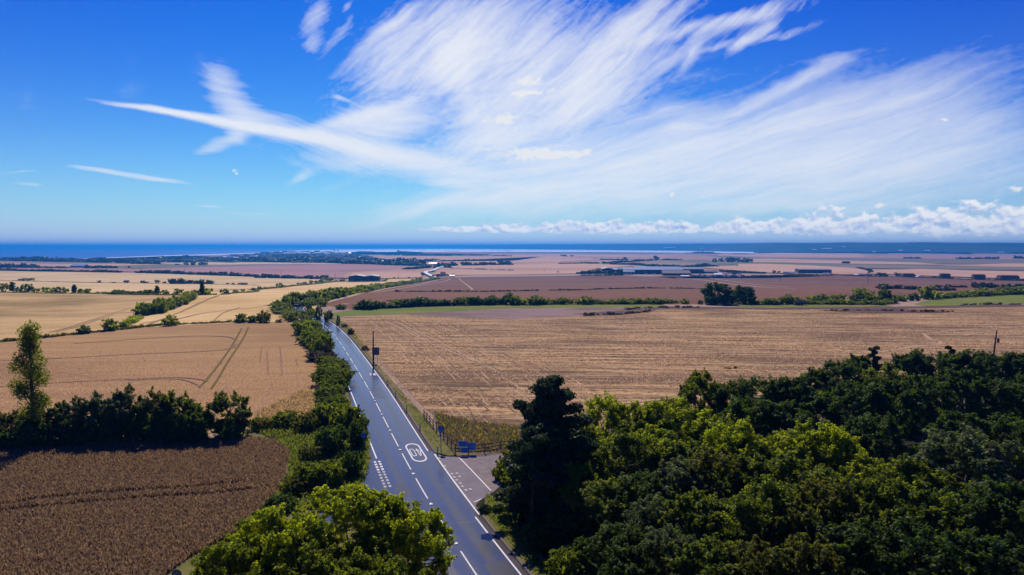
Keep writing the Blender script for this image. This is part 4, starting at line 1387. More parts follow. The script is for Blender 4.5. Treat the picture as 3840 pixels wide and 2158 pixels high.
def bush(view, x, yb, w, h, mat, lod='m', label=None, cat='bush', group=None, name='bush', deep=1.0):
    """A bush read off the photograph: centre x, base y, width and height in pixels of that view."""
    sc = (view(1, 0)[0] - view(0, 0)[0])
    p = G(view(x, yb))
    m = mpp(p) * sc
    W, Hh = w * m * .5, h * m
    p = p + p / np.linalg.norm(p) * W * .55 * deep          # the read-off base is its near side
    _bn[0] += 1
    o = link(name, bush_mesh(lod, _bn[0] % 3, mat))
    o.location = (p[0], p[1], hz(*p) - .05)
    o.rotation_euler = (0, 0, random.uniform(0, 6.28))
    o.scale = (W * 1.04, W * 1.04, Hh * 1.0)
    return prop(o, label, cat, group)


def hedge(name, pts, h, w, mat, label, lod='f', group='field hedges', cat='hedge', jit=.38, dens=1.15, seed=0):
    """A hedge as one run of growth along ground points."""
    rg = np.random.default_rng(seed or (int(abs(pts[0][0] * 13 + pts[0][1] * 7)) % 9999 + 1))
    L = sum(np.hypot(*(np.array(b) - np.array(a))) for a, b in zip(pts[:-1], pts[1:]))
    P = Path(pts, max(L / 200.0, .5))
    n = max(3, int(P.L / (w * (.36 if lod != 'f' else .42)) * dens))
    protos = {'n': NEARB, 'm': MIDB, 'f': FARB}[lod]
    Vs, Qs, Ts, Rs = [], [], [], []
    base = 0
    sw = rg.uniform(0, 6.28)
    o3 = P.at(0.0)
    z3 = hz(*o3)
    for i in range(n):
        v = (i + rg.uniform(.2, .8)) / n * P.L
        c = P.at(v, rg.normal(0, w * .15))
        V, q, t, r = protos[rg.integers(3)]
        a = rg.uniform(0, 6.28)
        ca, sa = math.cos(a), math.sin(a)
        sx = w * .5 * rg.uniform(1 - jit, 1 + jit)
        sz = h * rg.uniform(1 - jit, 1 + jit) * (1 + .18 * math.sin(v / (w * 2.2) + sw))
        W = np.column_stack([(V[:, 0] * ca - V[:, 1] * sa) * sx + c[0] - o3[0], (V[:, 0] * sa + V[:, 1] * ca) * sx + c[1] - o3[1], V[:, 2] * sz + hz(*c) - .05 - z3])
        Vs.append(W)
        Qs.append(q + base)
        Ts.append(t + base)
        Rs.append(np.clip(r + rg.uniform(-.2, .2), 0, 1))
        base += len(V)
    me = fastmesh(name, np.concatenate(Vs), np.concatenate(Qs), np.concatenate(Ts), np.concatenate(Rs))
    o = link(name, me, mat)
    o.location = (o3[0], o3[1], z3)
    return prop(o, label, cat, group)


# ---- roadside hedge on the left of the road
def rhedge(v0, v1, u, h, w, mat, label, lod='n', dens=1.0):
    return hedge('hedge', [tuple(ROAD.at(v, u)) for v in np.linspace(v0, v1, max(3, int((v1 - v0) / 6)))], h, w, mat, label, lod, 'roadside hedge on the left of the road', dens=dens)


vv = lambda x, y: ROAD.locate(G(vP(x, y)))[0]
v_a, v_b, v_c, v_d, v_e = vv(1500, 1410), vv(1330, 1120), vv(1190, 898), vv(1060, 730), vv(930, 610)
rhedge(VL + 16, v_a - 12, -6.2, 2.0, 4.6, M_HEDGEL, 'low sunlit stretch of the roadside hedge just past the left speed sign')
rhedge(v_a - 12, v_a + 14, -5.7, 3.1, 5.6, M_HEDGEL, 'bright green stretch of roadside hedge opposite the tall pole')
rhedge(v_a + 12, v_b + 4, -5.5, 2.8, 5.2, M_BROWNL, 'brownish stretch of roadside hedge between two bright green ones')
rhedge(v_b + 2, v_c + 4, -5.6, 3.3, 5.8, M_HEDGEL, 'bushy green stretch of roadside hedge beside the tan wheat corner')
rhedge(v_c, v_d + 6, -5.8, 3.3, 6.2, M_HEDGEL, 'dense green stretch of roadside hedge short of the bend', 'm', 1.3)
rhedge(v_d + 4, v_e + 8, -6.4, 3.0, 6.6, M_BROWNL, 'brown and green stretch of hedge where the road starts to bend', 'm', 1.2)
hedge('hedge', GG(vP, [(600, 555), (520, 535), (460, 500), (400, 462), (320, 430), (250, 392), (228, 355), (250, 322)]), 2.6, 6.5, M_HEDGEL, 'green hedge round the near side of the bend below the car', 'm', 'hedges round the bend', dens=1.4)
hedge('hedge', GG(vP, [(270, 318), (340, 285), (430, 250), (560, 228), (680, 195), (760, 175)]), 3.2, 6.5, M_HEDGEL, 'green hedge behind the car on the far side of the bend', 'm', 'hedges round the bend', dens=1.3)
hedge('hedge', GG(vP, [(650, 290), (690, 270), (720, 262), (830, 235), (1000, 190), (1170, 150)]), 2.2, 6.0, M_HEDGEL, 'lower green hedge between the bend and the brown field', 'm', 'hedges round the bend', dens=1.3)
hedge('hedge', GG(vB, [(560, 690), (700, 650), (850, 618), (950, 595), (1100, 572), (1250, 540), (1420, 512), (1560, 490)]), 3.2, 8.0, M_HEDGEL, 'long green hedge running from the bend up to the twin barn', 'f', 'hedges round the bend', dens=1.6)
hedge('hedge', GG(vB, [(1560, 490), (1650, 476), (1740, 462), (1835, 446)]), 2.6, 8.0, M_MIDL, 'far end of the road hedge beside the small black van', 'f', 'hedges round the bend')
# dark trees at the bend
for (x, yb, w, h, mt, lab) in [
    (680, 395, 140, 160, M_DARKL, 'dark round tree inside the bend nearest the car'),
    (830, 505, 160, 225, M_DARKL, 'dark bushy tree where the road leaves the straight'),
    (955, 545, 115, 200, M_DARKL, 'dark upright bush right of the road at the bend'),
    (1015, 500, 130, 150, M_BROWNL, 'brownish bush just right of the dark upright bush'),
    (1145, 600, 85, 175, M_DARKL, 'isolated dark upright bush on the right verge'),
    (1235, 640, 130, 70, M_BROWNL, 'low brown scrub beside the isolated upright bush'),
    (1345, 755, 130, 115, M_BROWNL, 'brown scrub on the right verge above the tall pole'),
    (1570, 1010, 150, 90, M_BROWNL, 'dry brown scrub left of the tall pole sign'),
    (900, 300, 190, 110, M_HEDGEL, 'green bush filling the gap behind the dark bend trees'),
    (520, 500, 190, 100, M_HEDGEL, 'broad green bush at the outer left of the bend'),
    (620, 540, 190, 110, M_HEDGEL, 'broad green bush just short of the bend'),
    (600, 440, 200, 95, M_HEDGEL, 'green bush below the road patch with the car'),
    (710, 480, 170, 120, M_HEDGEL, 'green bush left of the dark bushy tree'),
    (720, 420, 170, 90, M_MIDL, 'shaded green bush under the dark round tree'),
    (440, 430, 170, 80, M_HEDGEL, 'green bush on the outer curve below the car'),
    (330, 395, 170, 80, M_HEDGEL, 'leftmost green bush on the outer curve'),
]:
    bush(vP, x, yb, w, h, mt, 'm', lab, group='bushes at the bend')

# ---- left: scrub between wheat and road
sc = [(150, 415, 210, 95, M_OLIVEL), (330, 400, 240, 130, M_MIDL), (480, 430, 260, 150, M_OLIVEL), (620, 395, 260, 190, M_MIDL), (770, 430, 270, 215, M_MIDL), (840, 560, 200, 230, M_DARKL), (660, 600, 300, 230, M_DARKL),
      (520, 640, 230, 130, M_OLIVEL), (800, 770, 230, 220, M_DARKL), (650, 830, 280, 190, M_MIDL), (480, 850, 280, 200, M_HEDGEL), (380, 890, 230, 150, M_OLIVEL), (720, 300, 190, 120, M_HEDGEL), (600, 300, 180, 90, M_HEDGEL),
      (300, 1010, 300, 130, M_DARKL), (190, 1130, 280, 150, M_MIDL), (60, 1220, 260, 170, M_MIDL), (680, 150, 230, 150, M_HEDGEL), (880, 420, 110, 120, M_MIDL)]
lst = [bush(vG, x, yb, w, h, mt, 'n') for (x, yb, w, h, mt) in sc]
label_left_to_right(lst, '{} leafy scrub bush between the near wheat and the road', 'bush', 'scrub left of the road')

# ---- left: dark thicket and the poplar in front of the tan wheat
THK = {n: TreeKind(140 + i, 6.5, 2.6, mt, 13000, .19, 50, rz=3.5, zc=3.15, cr=(.20, .34), low=-.95, inner=.35) for i, (n, mt) in enumerate((('D', M_DARKL), ('G', M_GREYL), ('O', M_OLIVEL), ('M', M_MIDL)))}
th = [(-60, 540, 300, 250, 'D'), (90, 525, 260, 280, 'O'), (330, 520, 270, 280, 'D'), (480, 515, 280, 330, 'D'), (610, 510, 280, 365, 'G'), (760, 508, 290, 390, 'G'), (930, 503, 300, 425, 'G'),
      (1110, 498, 310, 405, 'O'), (1260, 492, 280, 375, 'M'), (1390, 488, 220, 310, 'M'), (1640, 482, 330, 360, 'M'), (1745, 450, 170, 225, 'M')]
lst = []
for k, (x, yb, w, h, kd) in enumerate(th):
    p = G(vF(x, yb))
    m_ = mpp(p) / 1.9104
    p = p * (1 + w * m_ * .22 / p[1])
    lst.append(THK[kd].put('thicket_tree', p[0], p[1], h * m_ * 1.02, w * m_ * .56, random.uniform(0, 6.28)))
label_left_to_right(lst, '{} leafy tree of the dark thicket above the near wheat', 'tree', 'thicket above the near wheat')
hedge('hedge', GG(vF, [(-120, 560), (100, 540), (330, 528), (600, 518), (900, 510), (1200, 502), (1430, 494)]), 2.9, 4.6, M_DARKL, 'dark undergrowth closing the foot of the left thicket', 'n', 'undergrowth of the left thicket')
bush(vF, 1640, 500, 300, 190, M_DARKL, 'n', 'dark bush at the foot of the last thicket tree', group='undergrowth of the left thicket')


def poplar(name, x, y, h, r, seed, label, nleaf, leaf, mat=M_OLIVEL, group=None):
    rg = np.random.default_rng(seed)
    e = empty(name, (x, y, hz(x, y)), 0, label, 'tree', group)
    mb = MB()
    mb.tube([(0, 0, -.2), (0, 0, h * .5), (.1, 0, h * .95)], [h * .018, h * .012, .03], 7)
    P, N, Tn = [], [], []
    for k in range(26):
        f = .14 + .84 * k / 26
        a = rg.uniform(0, 6.28)
        rr = r * (math.sin(math.pi * min(f * .93 + .1, 1)) ** .6) * rg.uniform(.25, .75)
        c = np.array([math.cos(a) * rr, math.sin(a) * rr, h * f])
        mb.tube([(0, 0, c[2] - h * .12), tuple(c)], [h * .006, .015], 4)
        m = nleaf // 26
        d = rand_dirs(m, rg, .1)
        P.append(c + d * np.array([.42 * r, .42 * r, h * .075]) * rg.uniform(.4, 1.1, (m, 1)))
        N.append(d + rg.normal(size=(m, 3)) * .6)
        Tn.append(np.clip(rg.uniform(0, .5) + rg.uniform(0, .5, m), 0, 1))
    P, N = np.concatenate(P), np.concatenate(N)
    V = leaf_quads(P, N, leaf, rg)
    mb.build('trunk', M_BARK, e, smooth=True)
    link('crown', fastmesh('crown', V, quads_of(V), rnd=np.repeat(np.concatenate(Tn), 4)), mat, e)
    return e


pb = G(vF(245, 520))
ph = (CAMH - (815 - 621.1) * 1.4907 / F * pb[1])
poplar('poplar_tree', pb[0], pb[1], ph, 2.35, 61, 'tall slim poplar rising above the dark thicket at the left', 9500, .24, M_MIDL)

# ---- bushes and hedges of the left-hand fields
LB = [(845, 1003, 150, 92, M_DARKL), (1105, 972, 190, 130, M_MIDL), (1262, 948, 150, 90, M_MIDL), (1712, 922, 182, 115, M_MIDL), (2428, 888, 150, 98, M_OLIVEL), (2545, 888, 110, 84, M_DARKL)]
lst = [bush(vA, x, yb, w, h, mt, 'm') for (x, yb, w, h, mt) in LB] + [bush(vB, 90, 888, 190, 128, M_OLIVEL, 'm'), bush(vB, 232, 888, 92, 36, M_BROWNL, 'm')]
label_left_to_right(lst, '{} rounded bush on the ridge above the tan wheat', 'bush', 'bushes along the ridge')
hedge('weed_bank', GG(vA, [(-300, 1105), (0, 1082), (400, 1045), (760, 1006), (1000, 982), (1340, 945), (1620, 918), (1900, 903), (2340, 884), (2560, 884)]), .8, 2.2, M_OLIVEL, 'low weedy bank along the ridge above the tan wheat', 'f', None, 'weeds')
hedge('hedge', GG(vA, [(1400, 815), (1500, 808), (1600, 790), (1700, 750), (1800, 712), (1880, 675), (1960, 635)]), 3.6, 6.5, M_MIDL, 'bushy diagonal hedge climbing between valley and golden field', 'm')
hedge('grass_bank', GG(vA, [(1310, 895), (1350, 868), (1400, 840)]), 1.4, 5.0, M_LIME, 'bright green grassy bank at the foot of the diagonal hedge', 'm', None, 'bank')
TR = [(40, 582, 95, 104), (190, 582, 95, 72), (275, 583, 140, 99), (362, 585, 90, 50), (480, 590, 135, 80), (600, 592, 130, 74), (665, 592, 64, 54), (840, 594, 152, 64), (985, 595, 48, 24), (1045, 597, 62, 26), (1200, 602, 150, 62),
      (1640, 610, 132, 60), (1790, 610, 112, 74), (1870, 607, 84, 48), (1950, 607, 64, 60), (2000, 607, 60, 62), (2085, 607, 112, 92), (2255, 602, 102, 64), (2365, 587, 64, 38), (2445, 574, 54, 34), (2545, 567, 62, 38)]
lst = [bush(vA, x, yb, w, h, [M_OLIVEL, M_MIDL, M_DARKL][i % 3], 'f', name='field_tree', cat='tree') for i, (x, yb, w, h) in enumerate(TR)]
label_left_to_right(lst, '{} round tree in the row above the valley field', 'tree', 'tree row above the valley field')
hedge('hedge', GG(vA, [(1110, 603), (1250, 604), (1400, 606), (1530, 608)]), 2.4, 5, M_DARKL, 'clipped dark hedge in the tree row above the valley field')
for i, (x, yb, h, lab) in enumerate([(748, 590, 84, 'small poplar in the tree row, left of a wide round tree'), (125, 578, 100, 'thick dark poplar near the left end of the tree row'), (1580, 608, 90, 'small poplar in the tree row beside the clipped hedge'), (2035, 607, 134, 'tallest poplar of the tree row, at the top of the diagonal hedge')]):
    p = G(vA(x, yb))
    poplar('poplar_tree', p[0], p[1], h * mpp(p) / 2.681, (34 if i != 1 else 60) * .5 * mpp(p) / 2.681 * 1.5, 70 + i, lab, 700, .9, M_DARKL, 'poplars of the tree row')
L2 = [(265, 467, 165, 30), (998, 484, 42, 28), (1140, 485, 64, 10), (1272, 489, 64, 33), (1433, 490, 54, 35), (1475, 490, 62, 20), (1582, 490, 60, 38), (1655, 492, 42, 24), (2138, 502, 70, 43), (2287, 505, 48, 20), (2345, 504, 36, 22), (2430, 507, 92, 26), (2478, 507, 30, 24)]
lst = [bush(vA, x, yb, w, h, [M_DARKL, M_FARL][i % 2], 'f') for i, (x, yb, w, h) in enumerate(L2)]
label_left_to_right(lst, '{} dark bush on the line between the two pale fields', 'bush', 'bushes between the pale fields')
hedge('hedge', GG(vA, [(1690, 496), (1800, 497), (1950, 498), (2110, 500)]), 5.0, 9, M_FARL, 'dark solid hedge on the line between the two pale fields')
hedge('grass_strip', GG(vA, [(-300, 455), (0, 462), (500, 476), (1000, 487), (1600, 493), (2200, 504), (2600, 512)]), .7, 3, M_OLIVEL, 'thin dark grass strip dividing the two pale fields', 'f', None, 'grass strip', dens=.6)
hedge('grass_strip', GG(vA, [(-300, 583), (0, 585), (500, 594), (1000, 599), (1600, 611), (2200, 606), (2400, 590), (2600, 572)]), .8, 3, M_OLIVEL, 'dark grass strip under the tree row', 'f', None, 'grass strip', dens=.6)
B2 = [(38, 557, 56, 45), (238, 538, 86, 60), (275, 528, 50, 22), (435, 512, 64, 38), (490, 507, 62, 36), (555, 498, 54, 44), (620, 492, 74, 36), (680, 486, 104, 58), (750, 478, 66, 50), (805, 472, 32, 24), (850, 474, 54, 28), (880, 474, 44, 34)]
lst = [bush(vB, x, yb, w, h, [M_DARKL, M_MIDL][i % 2], 'f') for i, (x, yb, w, h) in enumerate(B2)]
label_left_to_right(lst, '{} dark bush along the top of the golden hill', 'bush', 'bushes atop the golden hill')
hedge('hedge', GG(vB, [(-30, 562), (100, 548), (250, 535), (400, 518), (600, 500), (760, 480), (890, 472)]), 1.2, 5, M_OLIVEL, 'low green hedge along the top of the golden hill')
hedge('hedge', GG(vA, [(-300, 362), (0, 362), (340, 371), (560, 374), (800, 376), (1000, 380), (1220, 384)]), 4, 9, M_FARL, 'uneven dark hedge above the pale field at far left')
hedge('hedge', GG(vA, [(1365, 387), (1600, 392), (1900, 402), (2300, 416), (2574, 426)]), 5, 10, M_FARL, 'long dark hedge under the left part of the purple field')
hedge('hedge', GG(vB, [(0, 437), (300, 442), (640, 449), (720, 452)]), 5, 10, M_FARL, 'long dark hedge under the right part of the purple field')

# ---- hedges and trees of the right-hand fields
hedge('hedge', GG(vB, [(1010, 750), (1100, 752), (1200, 748), (1300, 738), (1420, 728), (1600, 722), (1900, 712), (2250, 708), (2574, 704)]), 3.4, 7, M_DARKL, 'thick dark hedge between green meadow and brown field, left run', 'm', dens=1.1)
hedge('hedge', GG(vC, [(0, 706), (200, 706), (400, 704), (610, 702)]), 3.2, 7, M_MIDL, 'second run of the dark hedge, before a gap in the middle', 'm', dens=1.1)
hedge('hedge', GG(vC, [(660, 704), (850, 702), (1100, 700), (1300, 698), (1500, 694), (1640, 690)]), 2.8, 7, M_MIDL, 'third run of the hedge, just right of the gap', 'm', dens=1.1)
for (view, x, yb, w, h, mt, lab) in [
    (vB, 860, 755, 150, 55, M_DARKL, 'dark bush at the left end of the meadow'), (vB, 1080, 752, 130, 90, M_DARKL, 'tall bush in the left run of the meadow hedge'),
    (vC, 1430, 704, 200, 60, M_DARKL, 'dark bush bulging from the hedge before its right end'), (vC, 1735, 702, 110, 60, M_MIDL, 'rounded bush closing the right end of the hedge'),
    (vC, 1895, 704, 72, 48, M_DARKL, 'small bush at the left foot of the big twin trees'),
    (vC, 2010, 710, 200, 110, M_DARKL, 'dark skirt of leaves under the taller twin tree'),
    (vC, 2180, 709, 230, 130, M_DARKL, 'dark bush filling the gap between the twin trees'),
    (vC, 2370, 708, 210, 100, M_DARKL, 'dark bush under the lower twin tree'),
]:
    bush(view, x, yb, w, h, mt, 'm', lab, group='bushes in the meadow hedge')
FT = TreeKind(130, 9, 5.0, M_DARKL, 22000, .34, 80, rz=5.2, zc=3.9, cr=(.2, .34), low=-.95, inner=.3)
for (x, yb, w, h, lab) in [(2065, 706, 340, 232, 'great dark spreading tree alone by the brown field, left and taller of two'), (2335, 702, 270, 195, 'lower right half of the pair of great dark trees')]:
    p = G(vC(x, yb))
    m = mpp(p) / 2.681
    p = p * (1 + w * m * .25 / p[1])
    e = FT.put('field_tree', p[0], p[1], h * m * 1.03, w * m * .56, random.uniform(0, 6))
    prop(e, lab, 'tree', 'great twin trees')
hedge('hedge', GG(vC, [(2470, 706), (2574, 706), (2700, 704), (2860, 700)]), 3.0, 8, M_MIDL, 'green hedge running right from the great twin trees', 'm')
RB = [(430, 698, 130, 96), (540, 696, 190, 100), (660, 696, 160, 96), (745, 690, 90, 108), (870, 696, 160, 110), (950, 692, 250, 160), (1060, 700, 180, 110), (1160, 690, 170, 178), (1250, 688, 130, 90), (1350, 675, 170, 80), (1470, 668, 160, 82), (1600, 655, 200, 148), (1690, 650, 120, 90)]
lst = [bush(vE, x, yb, w, h, [M_MIDL, M_DARKL, M_MIDL][i % 3], 'm') for i, (x, yb, w, h) in enumerate(RB)]
label_left_to_right(lst, '{} rounded tree in the belt right of the great twin trees', 'tree', 'tree belt on the right')
hedge('hedge', GG(vE, [(300, 700), (500, 702), (800, 702), (1050, 704), (1250, 694)]), 2.4, 7, M_MIDL, 'low undergrowth joining the tree belt on the right', 'm')
hedge('hedge', GG(vE, [(1720, 645), (1900, 632), (2150, 620), (2350, 610), (2574, 602), (2900, 595)]), 3.4, 10, M_MIDL, 'thick hedge along the top of the green field at right', 'm')
hedge('hedge', GG(vE, [(1120, 550), (1250, 548), (1400, 552), (1480, 556)]), 3.0, 7, M_FARL, 'dark hedge behind the tree belt, left of the tall belt tree', 'f')
hedge('hedge', GG(vE, [(1640, 536), (1770, 538)]), 3, 7, M_FARL, 'short dark hedge just right of the tallest belt tree', 'f')
hedge('hedge', GG(vE, [(1800, 534), (1900, 534), (1990, 534)]), 2.6, 7, M_FARL, 'short dark hedge below the second straw stack', 'f')
hedge('hedge', GG(vE, [(2060, 536), (2250, 540), (2450, 542), (2574, 545), (2900, 550)]), 4, 9, M_FARL, 'dark hedge at the right edge below the last straw stacks', 'f')
hedge('hedge', GG(vE, [(1690, 568), (1780, 568), (1870, 566)]), 2.6, 7, M_FARL, 'short hedge between tree belt and brown field at right', 'f')
for k, (view, pts, lab) in enumerate([
    (vB, [(1405, 577), (1460, 577)], 'short dark swath ridge at the left start of the brown field line'),
    (vB, [(1500, 577), (1900, 577), (2300, 577), (2640, 574)], 'long dark swath ridge across the brown field, first run'),
    (vC, [(80, 572), (270, 568)], 'dark swath ridge in the brown field, short second run'),
    (vC, [(370, 566), (650, 562), (930, 552)], 'dark swath ridge in the brown field, middle run'),
    (vC, [(955, 551), (1250, 545), (1550, 543)], 'dark swath ridge in the brown field, run before the twin trees'),
    (vC, [(1585, 545), (1900, 548)], 'dark swath ridge in the brown field beside the twin trees'),
]):
    hedge('swath_ridge', GG(view, pts), 1.0, 2.6, M_DEADL, lab, 'f', 'dark ridges across the brown field', 'ridge', dens=.8)
# dead weeds standing in the stubble
for k, (view, pts, h, lab) in enumerate([
    (vC, [(700, 822), (900, 812), (1150, 800), (1400, 772)], .9, 'dark dead weeds standing on the bare strip'),
    (vC, [(1150, 760), (1300, 742), (1600, 738), (1900, 738)], .7, 'line of dark weeds along the end of the green meadow'),
    (vE, [(560, 770), (900, 765), (1200, 770), (1500, 778), (1900, 780)], .7, 'patch of dark weeds in the stubble below the tree belt'),
    (vE, [(1900, 716), (2200, 706), (2574, 705)], .7, 'dark weeds along the foot of the right-hand green field'),
]):
    hedge('dead_weeds', GG(view, pts), h, 2.6, M_DEADL, lab, 'f', 'dead weeds in the stubble', 'weeds', jit=.6, dens=.55)
# right-hand verge and the wood's foot by the side road
RS = [(1262, 1215, 60, 62, M_MIDL), (1285, 1190, 70, 60, M_OLIVEL), (1310, 1255, 110, 85, M_MIDL), (1390, 1345, 90, 60, M_LIME), (1360, 1300, 110, 90, M_DARKL), (1450, 1400, 130, 100, M_DARKL), (1480, 1450, 140, 90, M_DARKL), (1325, 1318, 110, 70, M_DARKL), (1362, 1392, 120, 80, M_DARKL), (1300, 1232, 90, 60, M_DARKL), (1420, 1470, 130, 80, M_MIDL)]
lst = [bush(T, x, yb, w, h, mt, 'n') for (x, yb, w, h, mt) in RS]
label_left_to_right(lst, '{} leafy bush at the foot of the wood by the road', 'bush', 'bushes at the foot of the wood')

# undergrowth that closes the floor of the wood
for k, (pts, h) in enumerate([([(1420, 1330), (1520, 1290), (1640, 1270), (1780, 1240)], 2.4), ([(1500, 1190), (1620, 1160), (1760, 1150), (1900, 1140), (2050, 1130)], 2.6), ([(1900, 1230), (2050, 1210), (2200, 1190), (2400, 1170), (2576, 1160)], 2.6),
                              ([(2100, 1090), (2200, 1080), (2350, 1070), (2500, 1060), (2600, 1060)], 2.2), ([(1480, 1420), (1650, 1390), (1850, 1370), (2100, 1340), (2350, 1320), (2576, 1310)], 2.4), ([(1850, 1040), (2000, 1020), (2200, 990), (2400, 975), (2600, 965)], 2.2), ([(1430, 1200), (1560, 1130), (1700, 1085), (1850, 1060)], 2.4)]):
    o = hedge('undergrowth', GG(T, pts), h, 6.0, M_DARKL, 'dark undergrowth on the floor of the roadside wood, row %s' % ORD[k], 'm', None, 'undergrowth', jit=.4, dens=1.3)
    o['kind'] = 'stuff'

# ------------------------------------------------------------------ crops and grasses as standing tufts
def inside(poly, P):
    poly = np.asarray(poly)
    x, y = P[:, 0], P[:, 1]
    c = np.zeros(len(P), bool)
    j = len(poly) - 1
    for i in range(len(poly)):
        xi, yi = poly[i]
        xj, yj = poly[j]
        c ^= ((yi > y) != (yj > y)) & (x < (xj - xi) * (y - yi) / (yj - yi + 1e-12) + xi)
        j = i
    return c


def near_path(P, paths, w):
    bad = np.zeros(len(P), bool)
    for pth in paths:
        q = catmull(pth, .5)
        for k in range(0, len(P), 20000):
            s = P[k:k + 20000]
            for c in range(0, len(q), 400):
                d = ((s[:, None, :] - q[None, c:c + 400, :]) ** 2).sum(2).min(1)
                bad[k:k + 20000] |= d < w * w
    return bad


def tufts(name, poly, n, h, w, mat, label, cat, seed, lean=.25, avoid=None, avoid_w=.5, rows=None, ymax=None, ymin=None, patchy=0.0, top=.7, xlim=None):
    rg = np.random.default_rng(seed)
    poly = np.asarray(poly, float)
    lo, hi = poly.min(0), poly.max(0)
    if ymax: hi[1] = min(hi[1], ymax)
    if ymin: lo[1] = max(lo[1], ymin)
    if xlim:
        lo[0], hi[0] = max(lo[0], xlim[0]), min(hi[0], xlim[1])
    P = rg.uniform(lo, hi, (n, 2))
    if rows:
        ang, gap = rows
        c, s = math.cos(R(ang)), math.sin(R(ang))
        u, v = P[:, 0] * c + P[:, 1] * s, P[:, 1] * c - P[:, 0] * s
        v = np.round(v / gap) * gap + rg.normal(0, gap * .12, n) + .6 * np.sin(u * .05)
        P = np.column_stack([u * c - v * s, u * s + v * c])
    keep = inside(poly, P)
    if ymax:
        keep &= rg.uniform(0, 1, n) < np.clip((ymax - P[:, 1]) / (ymax * .55), 0, 1)
    # keep what the picture can show, with a margin
    keep &= np.abs(P[:, 0]) < P[:, 1] * .80 + 6
    P = P[keep]
    if avoid:
        P = P[~near_path(P, avoid, avoid_w)]
    if patchy:
        f = np.sin(P[:, 0] * .23 + 1.3 * np.sin(P[:, 1] * .11)) + np.sin(P[:, 1] * .31 + 1.7 * np.sin(P[:, 0] * .09)) + rg.normal(0, .7, len(P))
        P = P[f > patchy]
    n = len(P)
    a = rg.uniform(0, math.pi, n)
    ww = w * rg.uniform(.5, 1.4, n) * .5
    hh = h * rg.uniform(.6, 1.25, n)
    dx_, dy_ = np.cos(a) * ww, np.sin(a) * ww
    lx, ly = rg.normal(0, lean, n) * hh, rg.normal(0, lean, n) * hh
    z = H(P[:, 0], P[:, 1]) + .05
    V = np.zeros((n, 4, 3))
    V[:, 0] = np.column_stack([P[:, 0] - dx_, P[:, 1] - dy_, z])
    V[:, 1] = np.column_stack([P[:, 0] + dx_, P[:, 1] + dy_, z])
    V[:, 2] = np.column_stack([P[:, 0] + dx_ * top + lx, P[:, 1] + dy_ * top + ly, z + hh])
    V[:, 3] = np.column_stack([P[:, 0] - dx_ * top + lx, P[:, 1] - dy_ * top + ly, z + hh * rg.uniform(.75, 1.1, n)])
    V = V.reshape(-1, 3)
    o = link(name, fastmesh(name, V, quads_of(V), rnd=np.repeat(rg.uniform(0, 1, n), 4)), mat)
    return prop(o, label, cat, None, 'stuff')


near_poly = GG(T, [(-500, 1165), (0, 1138), (300, 1116), (600, 1106), (690, 1112), (726, 1142), (718, 1190), (686, 1260), (606, 1335), (476, 1405), (416, 1448), (330, 1600), (-700, 1600)])
wt1 = GG(vF, [(-200, 985), (0, 955), (400, 905), (900, 862), (1300, 835), (1750, 795)])
wt2 = GG(vF, [(-100, 1030), (120, 990), (500, 955), (1000, 912), (1500, 880), (1850, 842)])
wt3 = [G(vF(x, y)) for x, y in [(-100, 1240), (60, 1200), (160, 1130), (230, 1060), (260, 1000)]]
arcs = [GG(vF, [(1690 - 62 * k, 590 + 4 * k), (1722 - 60 * k, 640 + 3 * k), (1715 - 62 * k, 700 + 2 * k), (1690 - 66 * k, 740)]) for k in range(7)]
tufts('wheat_crop', near_poly, 300000, .42, .11, M_WHEATT, 'ripe standing wheat filling the near field at lower left', 'wheat', 5, .35, [wt1, wt2], .50)
tan_poly = GG(T, [(-300, 885), (0, 862), (100, 850), (200, 840), (335, 828), (500, 819), (700, 813), (750, 815), (772, 850), (790, 900), (803, 950), (810, 985), (750, 990), (690, 1020), (640, 1045), (500, 1090), (0, 1115), (-300, 1140)])
tl = [GG(vA, [(2430, 945), (2380, 1040), (2320, 1140), (2200, 1310), (2090, 1448), (1990, 1560)]), GG(vA, [(2498, 935), (2460, 1020), (2400, 1120), (2300, 1270), (2200, 1440), (2110, 1580)])]
tl += [GG(vA, [(-100, 1275), (640, 1245), (1400, 1205), (2000, 1180), (2300, 1155), (2380, 1100)]), GG(vF, [(-60, 104), (400, 72), (900, 48), (1250, 34), (1440, 50), (1500, 70)]), GG(vA, [(740, 1100), (1300, 1060), (1900, 1025), (2260, 1030), (2370, 1060)])]
tufts('wheat_crop', tan_poly, 130000, .20, .10, M_TANT, 'tan standing wheat in the field left of the roadside hedge', 'wheat', 6, .3, tl, .42, ymax=170)
stub_poly = GG(T, [(872, 815), (960, 805), (1288, 803), (1700, 782), (2576, 778), (2700, 778), (2700, 1000), (2200, 1100), (1500, 1100), (1310, 1080), (1180, 1056), (1085, 1032), (1010, 975), (940, 900)])
tufts('stubble_rows', stub_poly, 230000, .26, .15, M_STRAW, 'cut straw stubble standing in rows across the right-hand field', 'stubble', 7, .5, None, .5, rows=(-4, 1.15), ymax=260, patchy=-.2)
verge_r = [tuple(ROAD.at(v, 4.1)) for v in np.arange(VA + 2.5, VJ + 140, 4)] + [tuple(p) for p in GG(T, [(870, 815), (900, 850), (935, 905), (975, 965), (1020, 1015), (1068, 1050), (1110, 1105), (1135, 1145)])]
tufts('verge_grass', verge_r, 80000, .30, .12, M_GRASST, 'rough green grass on the verge right of the road', 'grass', 8, .4, top=.4, patchy=-1.2)
tufts('dry_grass', GG(T, [(872, 818), (900, 840), (950, 905), (1000, 965), (1060, 1025), (1090, 1038), (1060, 1055), (1010, 1010), (965, 955), (925, 895), (890, 850)]), 8000, .5, .14, M_DRYT, 'pale dry grass between the verge and the stubble', 'grass', 9, .4, top=.5)
